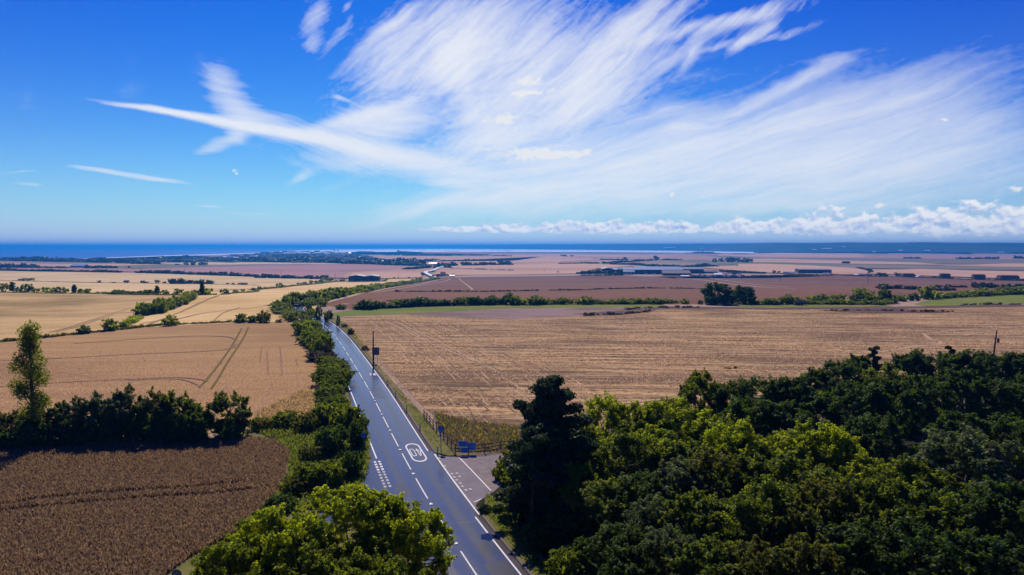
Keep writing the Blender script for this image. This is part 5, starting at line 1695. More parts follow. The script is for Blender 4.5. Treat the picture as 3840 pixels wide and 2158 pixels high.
verge_n = [tuple(ROAD.at(v, 4.2)) for v in np.arange(0, VB_ - 1.5, 3)] + [tuple(p) for p in GG(T, [(1225, 1250), (1285, 1285), (1330, 1370), (1400, 1455), (1450, 1560)])]
tufts('verge_grass', verge_n, 16000, .30, .14, M_GRASST, 'rough grass between the kerb and the wood at bottom right', 'grass', 10, .4, top=.4)
corner = GG(T, [(1090, 1040), (1180, 1062), (1330, 1078), (1330, 1120), (1285, 1135), (1200, 1140), (1150, 1138), (1118, 1100)])
tufts('weeds', corner, 7000, .35, .14, M_WEEDT, 'dry brown weeds behind the wooden fence', 'weeds', 11, .5, top=.6)
tufts('weeds', corner, 4000, .38, .14, M_GRASST, 'green weeds among the dry ones behind the wooden fence', 'weeds', 12, .5, top=.6, patchy=.4)
tufts('flowers', corner, 420, .5, .16, M_FLOWER, 'scattered yellow flower heads behind the wooden fence', 'flowers', 13, .3)
tufts('dry_grass', GG(T, [(645, 1045), (700, 1015), (760, 988), (825, 990), (840, 1040), (760, 1056), (680, 1075)]), 9000, .5, .2, M_DRYT, 'ochre long grass at the near corner of the tan wheat', 'grass', 14, .4, top=.5)
scrub_poly = GG(T, [(640, 1085), (700, 1065), (880, 1045), (930, 1100), (925, 1180), (900, 1260), (700, 1300), (560, 1390), (470, 1420), (600, 1340), (690, 1265), (725, 1190), (732, 1142), (690, 1108)])
tufts('verge_grass', scrub_poly, 26000, .45, .2, M_GRASST, 'long rough grass between the scrub bushes left of the road', 'grass', 15, .4, top=.4)
verge_l = [tuple(ROAD.at(v, -3.9)) for v in np.arange(VL + 1, VJ + 120, 4)] + [tuple(ROAD.at(v, -5.6)) for v in np.arange(VL + 1, VJ + 120, 4)][::-1]
tufts('verge_grass', verge_l, 9000, .35, .16, M_GRASST, 'narrow strip of rough grass under the left roadside hedge', 'grass', 16, .4, top=.4)


# ------------------------------------------------------------------ roadside things
def at_depth(p, Y):
    d = ray(*p)
    return np.array([0, 0, CAMH]) + d * (Y / d[1])


M_POST = mat_plain('weathered_wood', (.15, .115, .085), .9, var=.35, scale=3, bump=.4)
M_POLE = mat_plain('creosoted_pole', (.055, .034, .026), .85, var=.3, scale=2)
M_STEEL = mat_plain('grey_steel', (.22, .24, .27), .5, .6, var=.15)
M_SIGNBACK = mat_plain('grey_sign_back', (.10, .115, .15), .55, .3, var=.12)
M_BLACK = mat_plain('black_paint', (.012, .012, .014), .6)
M_WHITE = mat_plain('white_paint', (.80, .80, .80), .55, var=.06)
M_SIGNF = mat_plain('shade_blue_sign_face', (.12, .34, .72), .5, var=.05)  # white face in shade: its blue cast is painted into the colour
M_SIGNR = mat_plain('sign_ring', (.06, .010, .014), .5, var=.1)
M_BOARD = mat_plain('blue_board', (.05, .28, .66), .5, var=.08)
M_BOARDG = mat_plain('green_panel', (.03, .20, .22), .5, var=.08)


def text_mesh(txt, size, name='lettering', extrude=.004):
    cu = bpy.data.curves.new(name, 'FONT')
    cu.body = txt
    cu.size = size
    cu.align_x, cu.align_y = 'CENTER', 'CENTER'
    cu.extrude = extrude
    cu.offset = size * .012
    cu.resolution_u = 3
    o = bpy.data.objects.new('tmp', cu)
    COL.objects.link(o)
    dg = bpy.context.evaluated_depsgraph_get()
    me = bpy.data.meshes.new_from_object(o.evaluated_get(dg))
    bpy.data.objects.remove(o)
    bpy.data.curves.remove(cu)
    me.name = name
    return me


def disc(mb, r, y0, y1, z, n=28, mi=0):
    mb.prism([(r * math.cos(2 * math.pi * k / n), z + r * math.sin(2 * math.pi * k / n)) for k in range(n)], y0, y1, mi)


def speed_sign(x, y, zc, rad, label):
    g = hz(x, y)
    e = empty('speed_sign', (x, y, g), 0, label, 'sign', 'fifty signs')
    MB().tube([(0, .04, -.1), (0, .04, zc + rad * .7 - g)], [.045, .045], 10).build('post', M_STEEL, e, smooth=True)
    mb = MB()
    disc(mb, rad, -.02, .01, zc - g)
    mb.build('ring', M_SIGNR, e)
    mb = MB()
    disc(mb, rad * .80, -.034, -.021, zc - g)
    f = mb.build('face', M_SIGNF, e)
    t = link('digits', text_mesh('50', rad * 1.15), M_BLACK, f)
    t.location = (0, -.04, zc - g)
    t.rotation_euler = (math.pi / 2, 0, 0)
    return e


ps = at_depth(vK(1295, 448), 80.2)
speed_sign(ps[0], ps[1], ps[2], .40, 'round fifty speed sign on a tall post in front of the fence')
ps = at_depth(vG(886, 445), 79.7)
speed_sign(ps[0], ps[1], ps[2], .37, 'round fifty speed sign half sunk in the hedge left of the road')
# back of a round sign at the bottom left
ps = at_depth(vF(1265, 1440), 46)
e = empty('round_sign', (ps[0], ps[1], 0), 0, 'back of a dark round sign at the bottom frame edge', 'sign')
MB().tube([(0, .05, -.1), (0, .05, ps[2] + .2)], [.04, .04], 8).build('post', M_STEEL, e)
mb = MB()
disc(mb, .33, 0, .03, ps[2])
mb.build('rim', M_BLACK, e)
mb = MB()
disc(mb, .26, -.012, -.001, ps[2])
mb.build('plate', M_SIGNBACK, e)


def marker_post(view, x, yb, k):
    p = G(view(x, yb))
    e = empty('marker_post', (p[0], p[1], hz(*p)), random.uniform(-.2, .2))
    MB().tube([(0, 0, -.1), (0, 0, 1.05)], [.075, .07], 10).build('post', M_BLACK, e, smooth=True)
    for z0 in (.42, .80):
        MB().tube([(0, 0, z0), (0, 0, z0 + .17)], [.079, .077], 10).build('white_band', M_WHITE, e, smooth=True)
    return e


mk = [marker_post(vH, x, yb, k) for k, (x, yb) in enumerate([(291, 92), (352, 175), (430, 285), (525, 418), (652, 592)])]
WORDS = ['farthest of the', 'second farthest of the', 'third of the', 'fourth, last but one, of the', 'nearest of the']
for k, e in enumerate(mk):
    prop(e, '%s black and white marker posts along the right verge' % WORDS[k], 'marker post', 'marker posts on the verge')

# post-and-rail fence
fp = GG(vK, [(1035, 296), (1080, 348), (1127, 394), (1177, 452), (1228, 506), (1284, 560), (1340, 622), (1395, 692), (1458, 768), (1520, 852), (1722, 858), (1975, 842), (2225, 800), (2420, 790), (2620, 775)])
fence = empty('post_and_rail_fence', (fp[9][0], fp[9][1], 0), 0, 'weathered three rail wooden fence turning the corner beside the gravel track', 'fence')
o2 = np.array([fp[9][0], fp[9][1]])
post_me = MB().box(-.06, .06, -.06, .06, -.2, 1.32).add([(-.06, -.06, 1.32), (.06, -.06, 1.32), (.06, .06, 1.32), (-.06, .06, 1.32), (0, 0, 1.36)], [(0, 1, 4), (1, 2, 4), (2, 3, 4), (3, 0, 4)]).mesh('post')
post_me.materials.append(M_POST)
for i, p in enumerate(fp):
    o = link('post', post_me, None, fence)
    o.location = (p[0] - o2[0], p[1] - o2[1], hz(*p))
    o.rotation_euler = (random.uniform(-.02, .02), random.uniform(-.02, .02), random.uniform(0, .3))
for a, b in zip(fp[:-1], fp[1:]):
    d = np.array(b) - np.array(a)
    L = np.hypot(*d)
    ang = math.atan2(d[1], d[0])
    for z in (.40, .78, 1.17):
        mb = MB().box(-.02, L + .02, -.085, -.062, -.06, .06)
        o = mb.build('rail', M_POST, fence)
        o.location = (a[0] - o2[0], a[1] - o2[1], z + random.uniform(-.015, .015))
        o.rotation_euler = (0, random.uniform(-.006, .006), ang)


def board(cx, cy, w, h, label, lines, head=None):
    """Notice board on the near side of the fence's right run."""
    p = at_depth(vK(cx, cy), float(np.interp(cx, [1520, 1722, 1975], [fp[9][1], fp[10][1], fp[11][1]])) - .16)
    m = p[1] / F / 4.137
    W, Hh = w * m, h * m
    rz = math.atan2(fp[10][1] - fp[9][1], fp[10][0] - fp[9][0])
    e = empty('notice_board', (p[0], p[1], p[2]), rz, label, 'sign', 'blue notice boards')
    MB().box(-W / 2, W / 2, -.012, .012, -Hh / 2, Hh / 2).build('panel', M_BOARD, e)
    if head:
        t = link('lettering', text_mesh(head, Hh * .20), M_BLACK, e)
        t.location = (0, -.016, Hh * .34)
        t.rotation_euler = (math.pi / 2, 0, 0)
    for (z, lw, lh, mt) in lines:
        mb = MB()
        mb.box(-W * lw / 2, W * lw / 2, -.018, -.0125, z * Hh - lh * Hh / 2, z * Hh + lh * Hh / 2)
        mb.build('print_line', mt, e)
    return e


board(1637, 684, 146, 92, 'upper left blue notice board headed private property', [(.10, .75, .04, M_BLACK), (-.02, .6, .04, M_BLACK), (-.28, .55, .16, M_BOARDG)], 'Private Property')
board(1660, 780, 112, 88, 'lower left blue notice board under the private property board', [(.25, .7, .05, M_BLACK), (.0, .6, .04, M_BLACK), (-.22, .5, .04, M_BLACK)])
board(1778, 722, 114, 124, 'right blue notice board next to the private property board', [(.36, .75, .04, M_BOARDG), (.24, .65, .03, M_BOARDG), (-.28, .6, .03, M_BOARDG)])

# tall pole and the back of a big sign
pp = G(vP(1705, 1310))
e = empty('utility_pole', (pp[0], pp[1], hz(*pp)), 0, 'tall bare dark pole on the verge right of the road', 'pole')
MB().tube([(0, 0, -.3), (0, 0, 4), (.05, 0, 7.7)], [.16, .14, .11], 10).build('shaft', M_POLE, e, smooth=True)
MB().tube([(.05, 0, 7.7), (.05, 0, 7.86)], [.12, .03], 10).build('cap', M_STEEL, e)
MB().box(-.10, .10, -.20, -.15, 1.5, 1.9).build('number_plate', M_STEEL, e)
sp = at_depth(vP(1742, 1013), 141)
gz = hz(sp[0], sp[1])
e = empty('direction_sign', (sp[0], sp[1], gz), .05, 'grey back of a rectangular road sign behind the tall pole', 'sign')
W, Hh = 1.46, 1.62
MB().box(-W / 2, W / 2, 0, .03, sp[2] - gz - Hh / 2, sp[2] - gz + Hh / 2).build('plate', M_SIGNBACK, e)
for dx_ in (-.35, .35):
    MB().tube([(dx_, -.05, -.2), (dx_, -.05, sp[2] - gz + Hh / 2)], [.04, .04], 8).build('post', M_STEEL, e)
for zz in (-.5, .5):
    MB().box(-W / 2 + .05, W / 2 - .05, -.012, -.001, sp[2] - gz + zz - .04, sp[2] - gz + zz + .04).build('rail', M_STEEL, e)
# leaning pole with a transformer at the right
lp = at_depth(vJ(1297, 58), 138)
e = empty('utility_pole', (lp[0] - .6, lp[1], 0), 0, 'leaning dark pole with a box on it rising behind the wood', 'pole')
MB().tube([(0, 0, -.3), (.3, 0, 4), (.6, 0, lp[2])], [.17, .15, .12], 10).build('shaft', M_POLE, e, smooth=True)
MB().tube([(.9, -.1, lp[2] - 2.6), (.9, -.1, lp[2] - 1.7)], [.24, .24], 12).build('transformer', M_SIGNBACK, e, smooth=True)
MB().box(-.1, 1.0, -.06, .06, lp[2] - 1.75, lp[2] - 1.65).build('bracket', M_POLE, e)
# small board at the wood's edge
bp_ = at_depth(vH(1208, 942), 61.5)
e = empty('sign_board', (bp_[0], bp_[1], 0), -.5, 'small tilted board half hidden under the trees by the kerb', 'sign')
MB().box(-.42, .42, -.015, .015, bp_[2] - .25, bp_[2] + .25).build('panel', M_SIGNBACK, e)
MB().tube([(0, .05, -.1), (0, .05, bp_[2] + .2)], [.04, .04], 8).build('post', M_POST, e)

# heaps of straw left in the stubble
for k, (x, yb, w, h, lab) in enumerate([(1880, 1402, 110, 34, 'low heap of straw in the stubble just above the wood'), (2165, 1352, 100, 22, 'flat heap of straw right of the low heap'), (2245, 1348, 60, 26, 'small dark heap of straw next to the flat one')]):
    bush(vC, x, yb, w, h, M_DRYT if k < 2 else M_BROWNL, 'm', lab, 'straw heap', 'straw heaps in the stubble', 'straw_heap')

# ------------------------------------------------------------------ vehicles
M_GLASSD = mat_plain('dark_glass', (.02, .025, .03), .12, var=.0, spec=.7)
M_TYRE = mat_plain('tyre', (.015, .015, .016), .8)
PAINTS = [mat_plain('car_paint_' + n, c, .3, .2, var=.03, spec=.6) for n, c in (('dark', (.02, .025, .035)), ('white', (.75, .76, .78)), ('silver', (.45, .47, .5)), ('blue', (.05, .10, .3)), ('red', (.25, .03, .03)))]


def car_meshes():
    body = MB()
    body.prism([(-2.1, .28), (2.1, .28), (2.15, .62), (1.95, .85), (1.15, .93), (-1.25, .95), (-2.05, .88), (-2.15, .6)], -.86, .86)
    cab = MB()
    cab.add([(-1.7, -.80, .93), (1.0, -.80, .91), (1.0, .80, .91), (-1.7, .80, .93), (-1.25, -.66, 1.42), (.35, -.66, 1.44), (.35, .66, 1.44), (-1.25, .66, 1.42)], [(0, 3, 2, 1), (4, 5, 6, 7), (0, 1, 5, 4), (1, 2, 6, 5), (2, 3, 7, 6), (3, 0, 4, 7)])
    roof = MB().box(-1.15, .28, -.64, .64, 1.421, 1.46)
    wheel = MB().tube([(0, -.11, 0), (0, .11, 0)], [.32, .32], 14)
    lamp = MB().box(-.03, .03, -.16, .16, -.07, .07)
    return [body.mesh('body'), cab.mesh('windows'), roof.mesh('roof'), wheel.mesh('wheel'), lamp.mesh('lamp')]


CAR = car_meshes()


def mesh_with(me, mat):
    m = me.copy()
    m.materials.clear()
    m.materials.append(mat)
    return m


_carm = {}


def car(p, rz, paint, label, group=None, name='car', z=0.0, sc=1.0):
    e = empty(name, (p[0], p[1], hz(*p) + z), rz, label, 'car', group)
    e.scale = (sc, sc, sc)
    if paint not in _carm:
        _carm[paint] = [mesh_with(CAR[0], PAINTS[paint]), mesh_with(CAR[1], M_GLASSD), mesh_with(CAR[2], PAINTS[paint]), mesh_with(CAR[3], M_TYRE), mesh_with(CAR[4], M_WHITE)]
    b, w, r_, wh, la = _carm[paint]
    link('body', b, None, e)
    link('windows', w, None, e)
    link('roof', r_, None, e)
    for x in (-1.3, 1.35):
        for y in (-.78, .78):
            o = link('wheel', wh, None, e)
            o.location = (x, y, .32)
    for y in (-.6, .6):
        o = link('headlight', la, None, e)
        o.location = (2.16, y, .66)
    return e


cp = G(vP(497, 300))
ck = int(ROAD.locate(cp)[0])
cpos = cp
ct = ROAD.t[ck]
car(cpos, math.atan2(-ct[1], -ct[0]), 0, 'dark car on the bright bend of the road between hedges', None, z=.12, sc=1.05)
vp_ = G(vB(1780, 441))
e = empty('van', (vp_[0], vp_[1], hz(*vp_) + 2.6), 2.2, 'small black van on the glaring far stretch of road', 'van')
MB().prism([(-2.4, .35), (2.4, .35), (2.4, 1.1), (1.6, 1.25), (1.1, 2.1), (-2.4, 2.2)], -.95, .95).build('body', PAINTS[0], e)
MB().add([(1.62, -.85, 1.27), (1.14, -.8, 2.04), (1.14, .8, 2.04), (1.62, .85, 1.27)], [(0, 1, 2, 3)]).build('windscreen', M_GLASSD, e)
for x in (-1.5, 1.5):
    for y in (-.85, .85):
        MB().tube([(x, y - .1, .36), (x, y + .1, .36)], [.36, .36], 12).build('wheel', M_TYRE, e)
tp_ = G(vE(322, 712))
e = empty('farm_trailer', (tp_[0], tp_[1], hz(*tp_)), .1, 'dark flat farm trailer parked on the green strip before the tree belt', 'trailer')
MB().box(-2.6, 2.6, -1.1, 1.1, .9, 1.1).box(-2.6, 2.6, -1.1, -1.0, 1.1, 1.7).box(-2.6, 2.6, 1.0, 1.1, 1.1, 1.7).box(-2.6, -2.5, -1, 1, 1.1, 1.7).box(2.5, 2.6, -1, 1, 1.1, 1.7).build('bed', M_SIGNBACK, e)
for x in (-1.2, .2):
    for y in (-1.0, 1.0):
        MB().tube([(x, y - .13, .5), (x, y + .13, .5)], [.5, .5], 14).build('wheel', M_TYRE, e)
MB().tube([(2.6, 0, .95), (4.0, 0, .6)], [.07, .05], 6).build('drawbar', M_STEEL, e)

# ------------------------------------------------------------------ buildings of the plain
M_DARKWALL = mat_plain('dark_cladding', (.022, .028, .050), .7, var=.2, scale=.3)
M_PALEROOF = mat_plain('pale_metal_roof', (.17, .21, .32), .38, .2, var=.12, scale=.15, spec=.5)
M_GREYROOF = mat_plain('grey_sheet_roof', (.13, .15, .22), .45, .2, var=.15, scale=.15, spec=.5)
M_RUSTROOF = mat_plain('rusty_roof', (.085, .055, .065), .7, var=.5, scale=.25)
M_BRICK = mat_plain('brick_wall', (.20, .10, .08), .85, var=.25, scale=.5)
M_TILE = mat_plain('tile_roof', (.13, .07, .07), .8, var=.25, scale=.5)
M_HWALL = mat_plain('pale_render', (.36, .35, .36), .8, var=.15)
M_HROOF = mat_plain('slate_roof', (.12, .13, .17), .6, var=.2)
M_BRIGHT = mat_plain('bright_white_roof', (.86, .86, .88), .4, var=.05, spec=.5)
M_STRAWB = mat_plain('straw_bale', (.10, .06, .045), .95, var=.3, scale=.8, bump=.4)
M_DOOR = mat_plain('barn_door', (.06, .065, .085), .7, var=.15)


def shed(view, xl, xr, yb, h, depth, roofm, wallm, label, ridge='x', pitch=.20, name='shed', doors=3, group=None, cat='shed', eave=.25):
    """Gabled shed read off the photograph: left, right, base y, full height in pixels of the view."""
    sc = view(1, 0)[0] - view(0, 0)[0]
    p = G(view((xl + xr) / 2, yb))
    m = mpp(p) * sc
    W, Hh = (xr - xl) * m, h * m
    e = empty(name, (p[0], p[1], hz(*p)), -math.atan2(p[0], p[1]) * .6, label, cat, group)
    if ridge == 'x':
        rise = min(depth * .5 * pitch, Hh * .5)
        he = Hh - rise
        MB().box(-W / 2, W / 2, 0, depth, -.5, he).add([(-W / 2, 0, he), (-W / 2, depth, he), (-W / 2, depth / 2, Hh - .12)], [(0, 1, 2)]).add([(W / 2, 0, he), (W / 2, depth, he), (W / 2, depth / 2, Hh - .12)], [(0, 1, 2)]).build('wall', wallm, e)
        x0, x1 = -W / 2 - eave, W / 2 + eave
        mb = MB()
        mb.add([(x0, -eave, he - .05), (x1, -eave, he - .05), (x1, depth / 2, Hh), (x0, depth / 2, Hh), (x0, -eave, he + .15), (x1, -eave, he + .15), (x1, depth / 2, Hh + .2), (x0, depth / 2, Hh + .2)],
               [(0, 3, 2, 1), (4, 5, 6, 7), (0, 1, 5, 4), (1, 2, 6, 5), (2, 3, 7, 6), (3, 0, 4, 7)])
        mb.build('roof_slope', roofm, e)
        mb = MB()
        mb.add([(x0, depth + eave, he - .05), (x1, depth + eave, he - .05), (x1, depth / 2 + .002, Hh), (x0, depth / 2 + .002, Hh), (x0, depth + eave, he + .15), (x1, depth + eave, he + .15), (x1, depth / 2 + .002, Hh + .2), (x0, depth / 2 + .002, Hh + .2)],
               [(0, 3, 2, 1), (4, 5, 6, 7), (0, 1, 5, 4), (1, 2, 6, 5), (2, 3, 7, 6), (3, 0, 4, 7)])
        mb.build('roof_slope', roofm, e)
    else:
        rise = min(W * .5 * pitch, Hh * .6)
        he = Hh - rise
        MB().prism([(-W / 2, -.5), (W / 2, -.5), (W / 2, he), (0, Hh - .1), (-W / 2, he)], 0, depth).build('wall', wallm, e)
        for s in (-1, 1):
            mb = MB()
            mb.prism([(s * .002, Hh), (s * (W / 2 + eave), he - .03), (s * (W / 2 + eave), he + .17), (s * .002, Hh + .2)], -eave, depth + eave)
            mb.build('roof_slope', roofm, e)
    for k in range(doors):
        x = -W / 2 + W * (k + .5) / doors
        MB().box(x - W / doors * .28, x + W / doors * .28, -.06, -.005, 0, he * .8).build('door', M_DOOR, e)
    return e


# the twin barn
shed(vB, 932, 1085, 472, 62, 34, M_GREYROOF, M_DARKWALL, 'left half of the twin-gabled black barn by the purple field', 'y', .16, 'barn', 2, 'twin barns', 'barn')
shed(vB, 1086, 1232, 472, 60, 34, M_GREYROOF, M_DARKWALL, 'right half of the twin-gabled black barn by the purple field', 'y', .16, 'barn', 2, 'twin barns', 'barn')
hedge('hedge', GG(vB, [(920, 478), (1050, 478), (1200, 475), (1310, 470)]), 1.6, 6, M_FARL, 'low hedge in front of the twin black barn', 'f')
# the farm works on the plain
SH = [
    (440, 520, 425, 62, 14, M_TILE, M_BRICK, 'brick house with a tiled roof at the left end of the works', 'x', .7, 2),
    (520, 660, 428, 80, 50, M_GREYROOF, M_DARKWALL, 'tall dark gable-fronted shed near the left end of the works', 'y', .2, 2),
    (650, 930, 424, 74, 46, M_PALEROOF, M_DARKWALL, 'long pale-roofed shed left of the longest one', 'x', .12, 4),
    (930, 1520, 428, 88, 70, M_PALEROOF, M_DARKWALL, 'longest pale-roofed shed in the middle of the works', 'x', .12, 7),
    (1522, 1775, 418, 74, 46, M_GREYROOF, M_DARKWALL, 'dark shed at the right end of the long pale one', 'x', .12, 3),
    (775, 925, 428, 48, 14, M_PALEROOF, M_HWALL, 'small pale office in front of the works', 'x', .3, 3),
    (1280, 1620, 446, 60, 60, M_RUSTROOF, M_DARKWALL, 'low shed with a rusty patched roof in front of the works', 'x', .28, 5),
    (1640, 1950, 416, 40, 40, M_RUSTROOF, M_DARKWALL, 'low brown-roofed shed right of the rusty one', 'x', .22, 4),
    (1915, 2012, 446, 30, 16, M_BRIGHT, M_HWALL, 'small white-roofed shed among parked cars right of the works', 'x', .3, 2),
    (1500, 1600, 462, 20, 10, M_BRIGHT, M_BRICK, 'little red shed with a white roof at the field edge', 'x', .3, 2),
]
for (xl, xr, yb, h, dp, rm, wm, lab, rd, pt, dr) in SH:
    shed(vM, xl, xr, yb, h, dp, rm, wm, lab, rd, pt, 'shed', dr, 'sheds of the farm works')
hedge('hedge', GG(vM, [(245, 440), (400, 440), (520, 438), (640, 440), (760, 438)]), 8, 14, M_FARL, 'dark trees in front of the left end of the works', 'f')
lst = [bush(vM, x, yb, w, h, m_, 'f', name='field_tree', cat='tree') for x, yb, w, h, m_ in ((570, 438, 60, 60, M_MIDL), (745, 435, 45, 42, M_LIME), (630, 440, 70, 40, M_MIDL))]
for o, lab in zip(lst, ('round green tree in front of the tall dark gable shed', 'bright green round tree beside the small pale office', 'low green tree between the round and the bright one')):
    prop(o, lab, 'tree', 'trees at the works')
# vehicles standing about the works
rg = np.random.default_rng(77)
spots = [(960 + 28 * k + rg.uniform(-6, 6), 432 + rg.uniform(-16, 2)) for k in range(11)] + [(1640 + 26 * k + rg.uniform(-8, 8), 462 + rg.uniform(-16, 6)) for k in range(24)] + [(1990 + 30 * k + rg.uniform(-8, 8), 425 + rg.uniform(-8, 12)) for k in range(9)] + [(800 + 24 * k, 436) for k in range(4)]
cars = [car(G(vM(x, y)), rg.uniform(0, 6.28), int(rg.choice([1, 1, 1, 2, 2, 0, 3, 4])), None, None, 'parked_car', .1, 1.6) for x, y in spots]
for o in cars:
    prop(o, 'parked vehicle, one of many scattered about the farm works', 'car', 'vehicles parked at the works')
for (view, x, y, rz, pt, lab) in [(vC, 460, 398, 1.5, 1, 'pale van on the lane left of the works'), (vM, 225, 438, 0, 0, 'dark lorry on the lane at the left end of the works'), (vM, 275, 438, 0, 0, 'second dark vehicle on the lane by the works trees')]:
    car(G(view(x, y)), rz, pt, lab, None, 'car', 2.5, 1.8)
# sheds and straw stacks on the right of the plain
shed(vN, 318, 626, 346, 50, 40, M_GREYROOF, M_DARKWALL, 'long black open-fronted barn on the right of the plain', 'x', .05, 'barn', 6, None, 'barn')
shed(vN, 220, 300, 342, 18, 10, M_GREYROOF, M_HWALL, 'small pale shed left of the long black barn', 'x', .3, 'shed', 2)
shed(vN, 562, 622, 350, 18, 8, M_PALEROOF, M_SIGNBACK, 'low pale shed at the right foot of the long black barn', 'x', .3, 'shed', 1)
shed(vN, 160, 212, 342, 20, 8, M_PALEROOF, M_SIGNBACK, 'small cabin at the left of the pale shed', 'x', .3, 'cabin', 1, None, 'cabin')
shed(vN, 870, 910, 360, 14, 8, M_BRIGHT, M_HWALL, 'tiny white cabin left of the field bushes', 'x', .3, 'cabin', 1, None, 'cabin')
shed(vN, 920, 985, 362, 20, 8, M_PALEROOF, M_HWALL, 'small pale-roofed cabin beside the field bushes', 'x', .3, 'cabin', 1, None, 'cabin')


def stack(view, xl, xr, yb, h, label):
    sc = view(1, 0)[0] - view(0, 0)[0]
    p = G(view((xl + xr) / 2, yb))
    m = mpp(p) * sc
    W, Hh = (xr - xl) * m, h * m
    e = empty('straw_stack', (p[0], p[1], hz(*p)), -.22, label, 'straw stack', 'stacks of straw bales')
    n = 5
    D = W * .55
    for k in range(n):
        j = .06 * W * (k == n - 1)
        mb = MB()
        nb = 6
        for i in range(nb):
            a = -W / 2 + j + (W - 2 * j) * i / nb
            b = -W / 2 + j + (W - 2 * j) * (i + 1) / nb
            mb.box(a + .04, b - .04, rg.uniform(-.15, .15), D + rg.uniform(-.15, .15), Hh * k / n + .02, Hh * (k + 1) / n - rg.uniform(0, .1))
        mb.build('bale_layer', M_STRAWB, e)
    return e


stack(vN, 1366, 1474, 373, 34, 'straw stack beside the white sheeted heap')
stack(vN, 1743, 1834, 387, 47, 'tall straw stack right of the white heap')
stack(vN, 2076, 2184, 396, 48, 'straw stack second from the right frame edge')
stack(vN, 2350, 2520, 403, 45, 'widest straw stack nearest the right frame edge')
stack(vN, 752, 824, 242, 26, 'lone straw stack out on the far marsh')
p = G(vN(1522, 377))
m = mpp(p) / 2.6833
mb = MB()
Wm = 78 * m / 2
rr = [(Wm * q, 22 * m * (1 - q ** 1.6)) for q in (0, .3, .6, .85, 1.0)]
ring = [[(x * math.cos(a) * rg.uniform(.9, 1.1), x * .6 * math.sin(a), z) for a in np.linspace(0, 2 * math.pi, 14, endpoint=False)] for x, z in rr]
vs = [v for q in ring for v in q]
mb.add(vs, [(i * 14 + k, i * 14 + (k + 1) % 14, (i + 1) * 14 + (k + 1) % 14, (i + 1) * 14 + k) for i in range(4) for k in range(14)])
o = mb.build('sheeted_heap', M_BRIGHT, None, (p[0], p[1], hz(*p)))
prop(o, 'white sheeted heap beside a straw stack', 'heap')
hedge('hedge', GG(vN, [(620, 350), (900, 366), (1200, 374), (1600, 384), (2000, 400), (2350, 410), (2574, 415), (2900, 425)]), 1.6, 7, M_FARL, 'thin dark hedge under the row of straw stacks', 'f')
lst = [bush(vN, x, yb, w, h, M_FARL, 'f') for x, yb, w, h in ((60, 338, 46, 34), (106, 338, 40, 30), (1020, 365, 50, 24), (1130, 368, 120, 42), (1180, 368, 80, 26), (1285, 364, 50, 42), (1320, 365, 60, 32))]
label_left_to_right(lst, '{} field bush between the black barn and the first stack', 'bush', 'bushes between barn and stacks')
hedge('weed_bank', GG(vN, [(-500, 372), (-200, 372), (0, 366), (200, 362), (400, 360), (750, 356)]), 2.2, 9, M_BROWNL, 'brown overgrown bank in front of the long black barn', 'f', None, 'bank')

# farmhouse, hut and their trees beside the far road
shed(vL3, 1135, 1235, 745, 95, 10, M_TILE, M_BRICK, 'dark gabled farmhouse among trees by the lane', 'x', 1.1, 'farmhouse', 2, None, 'house')
shed(vL3, 1322, 1422, 748, 38, 8, M_GREYROOF, M_HWALL, 'low hut with pale front right of the farmhouse', 'x', .25, 'hut', 3, None, 'hut')
lst = [bush(vL3, x, yb, w, h, M_FARL, 'f') for x, yb, w, h in ((785, 722, 100, 82), (875, 655, 34, 34), (1085, 748, 110, 70), (1165, 748, 70, 50), (1272, 745, 95, 64), (1385, 742, 105, 66))]
label_left_to_right(lst, '{} dark tree by the farmhouse and the bright road', 'tree', 'trees about the farmhouse')
lst = [bush(vL3, x, yb, w, h, m_, 'f') for x, yb, w, h, m_ in ((60, 815, 120, 52, M_MIDL), (205, 790, 80, 46, M_BROWNL), (290, 790, 40, 44, M_DARKL), (395, 788, 34, 30, M_DARKL), (500, 795, 70, 56, M_BROWNL), (570, 820, 90, 40, M_MIDL), (665, 820, 90, 84, M_MIDL), (740, 815, 80, 70, M_OLIVEL))]
label_left_to_right(lst, '{} bush on the rough ground left of the far bend', 'bush', 'bushes by the far bend')
shed(vL3, 290, 372, 490, 18, 8, M_BRIGHT, M_HWALL, 'bright white roof in the wood at the village end', 'x', .3, 'shed', 1)
shed(vL3, 948, 1062, 492, 30, 14, M_BRIGHT, M_BRICK, 'shed with a glaring white roof beside the far road', 'x', .5, 'shed', 2)
shed(vL3, 896, 945, 486, 18, 9, M_BRIGHT, M_HWALL, 'small white-roofed shed left of the glaring roof', 'x', .4, 'shed', 1)
# the long low farm at far left
shed(vL0, 1425, 1680, 560, 62, 40, M_PALEROOF, M_DARKWALL, 'long shed with a pale blue roof at far left', 'x', .2, 'shed', 6)
hedge('hedge', GG(vL0, [(1690, 578), (1850, 578), (2050, 578), (2180, 578)]), 9, 20, M_FARL, 'block of dark trees right of the pale blue roof', 'f')
hedge('hedge', GG(vL0, [(2180, 580), (2330, 575)]), 6, 16, M_FARL, 'lower trees at the right end of the dark block', 'f')
hedge('hedge', GG(vL0, [(260, 570), (400, 570), (560, 572), (700, 572), (850, 572)]), 9, 20, M_FARL, 'dark trees at far left above the purple strip', 'f')
hedge('hedge', GG(vL0, [(-200, 565), (0, 562), (100, 562), (200, 566)]), 9, 20, M_FARL, 'dark trees touching the left frame edge', 'f')
hedge('hedge', GG(vL0, [(910, 575), (1050, 576), (1200, 576), (1330, 578)]), 5, 16, M_FARL, 'low trees left of the pale blue roof', 'f')

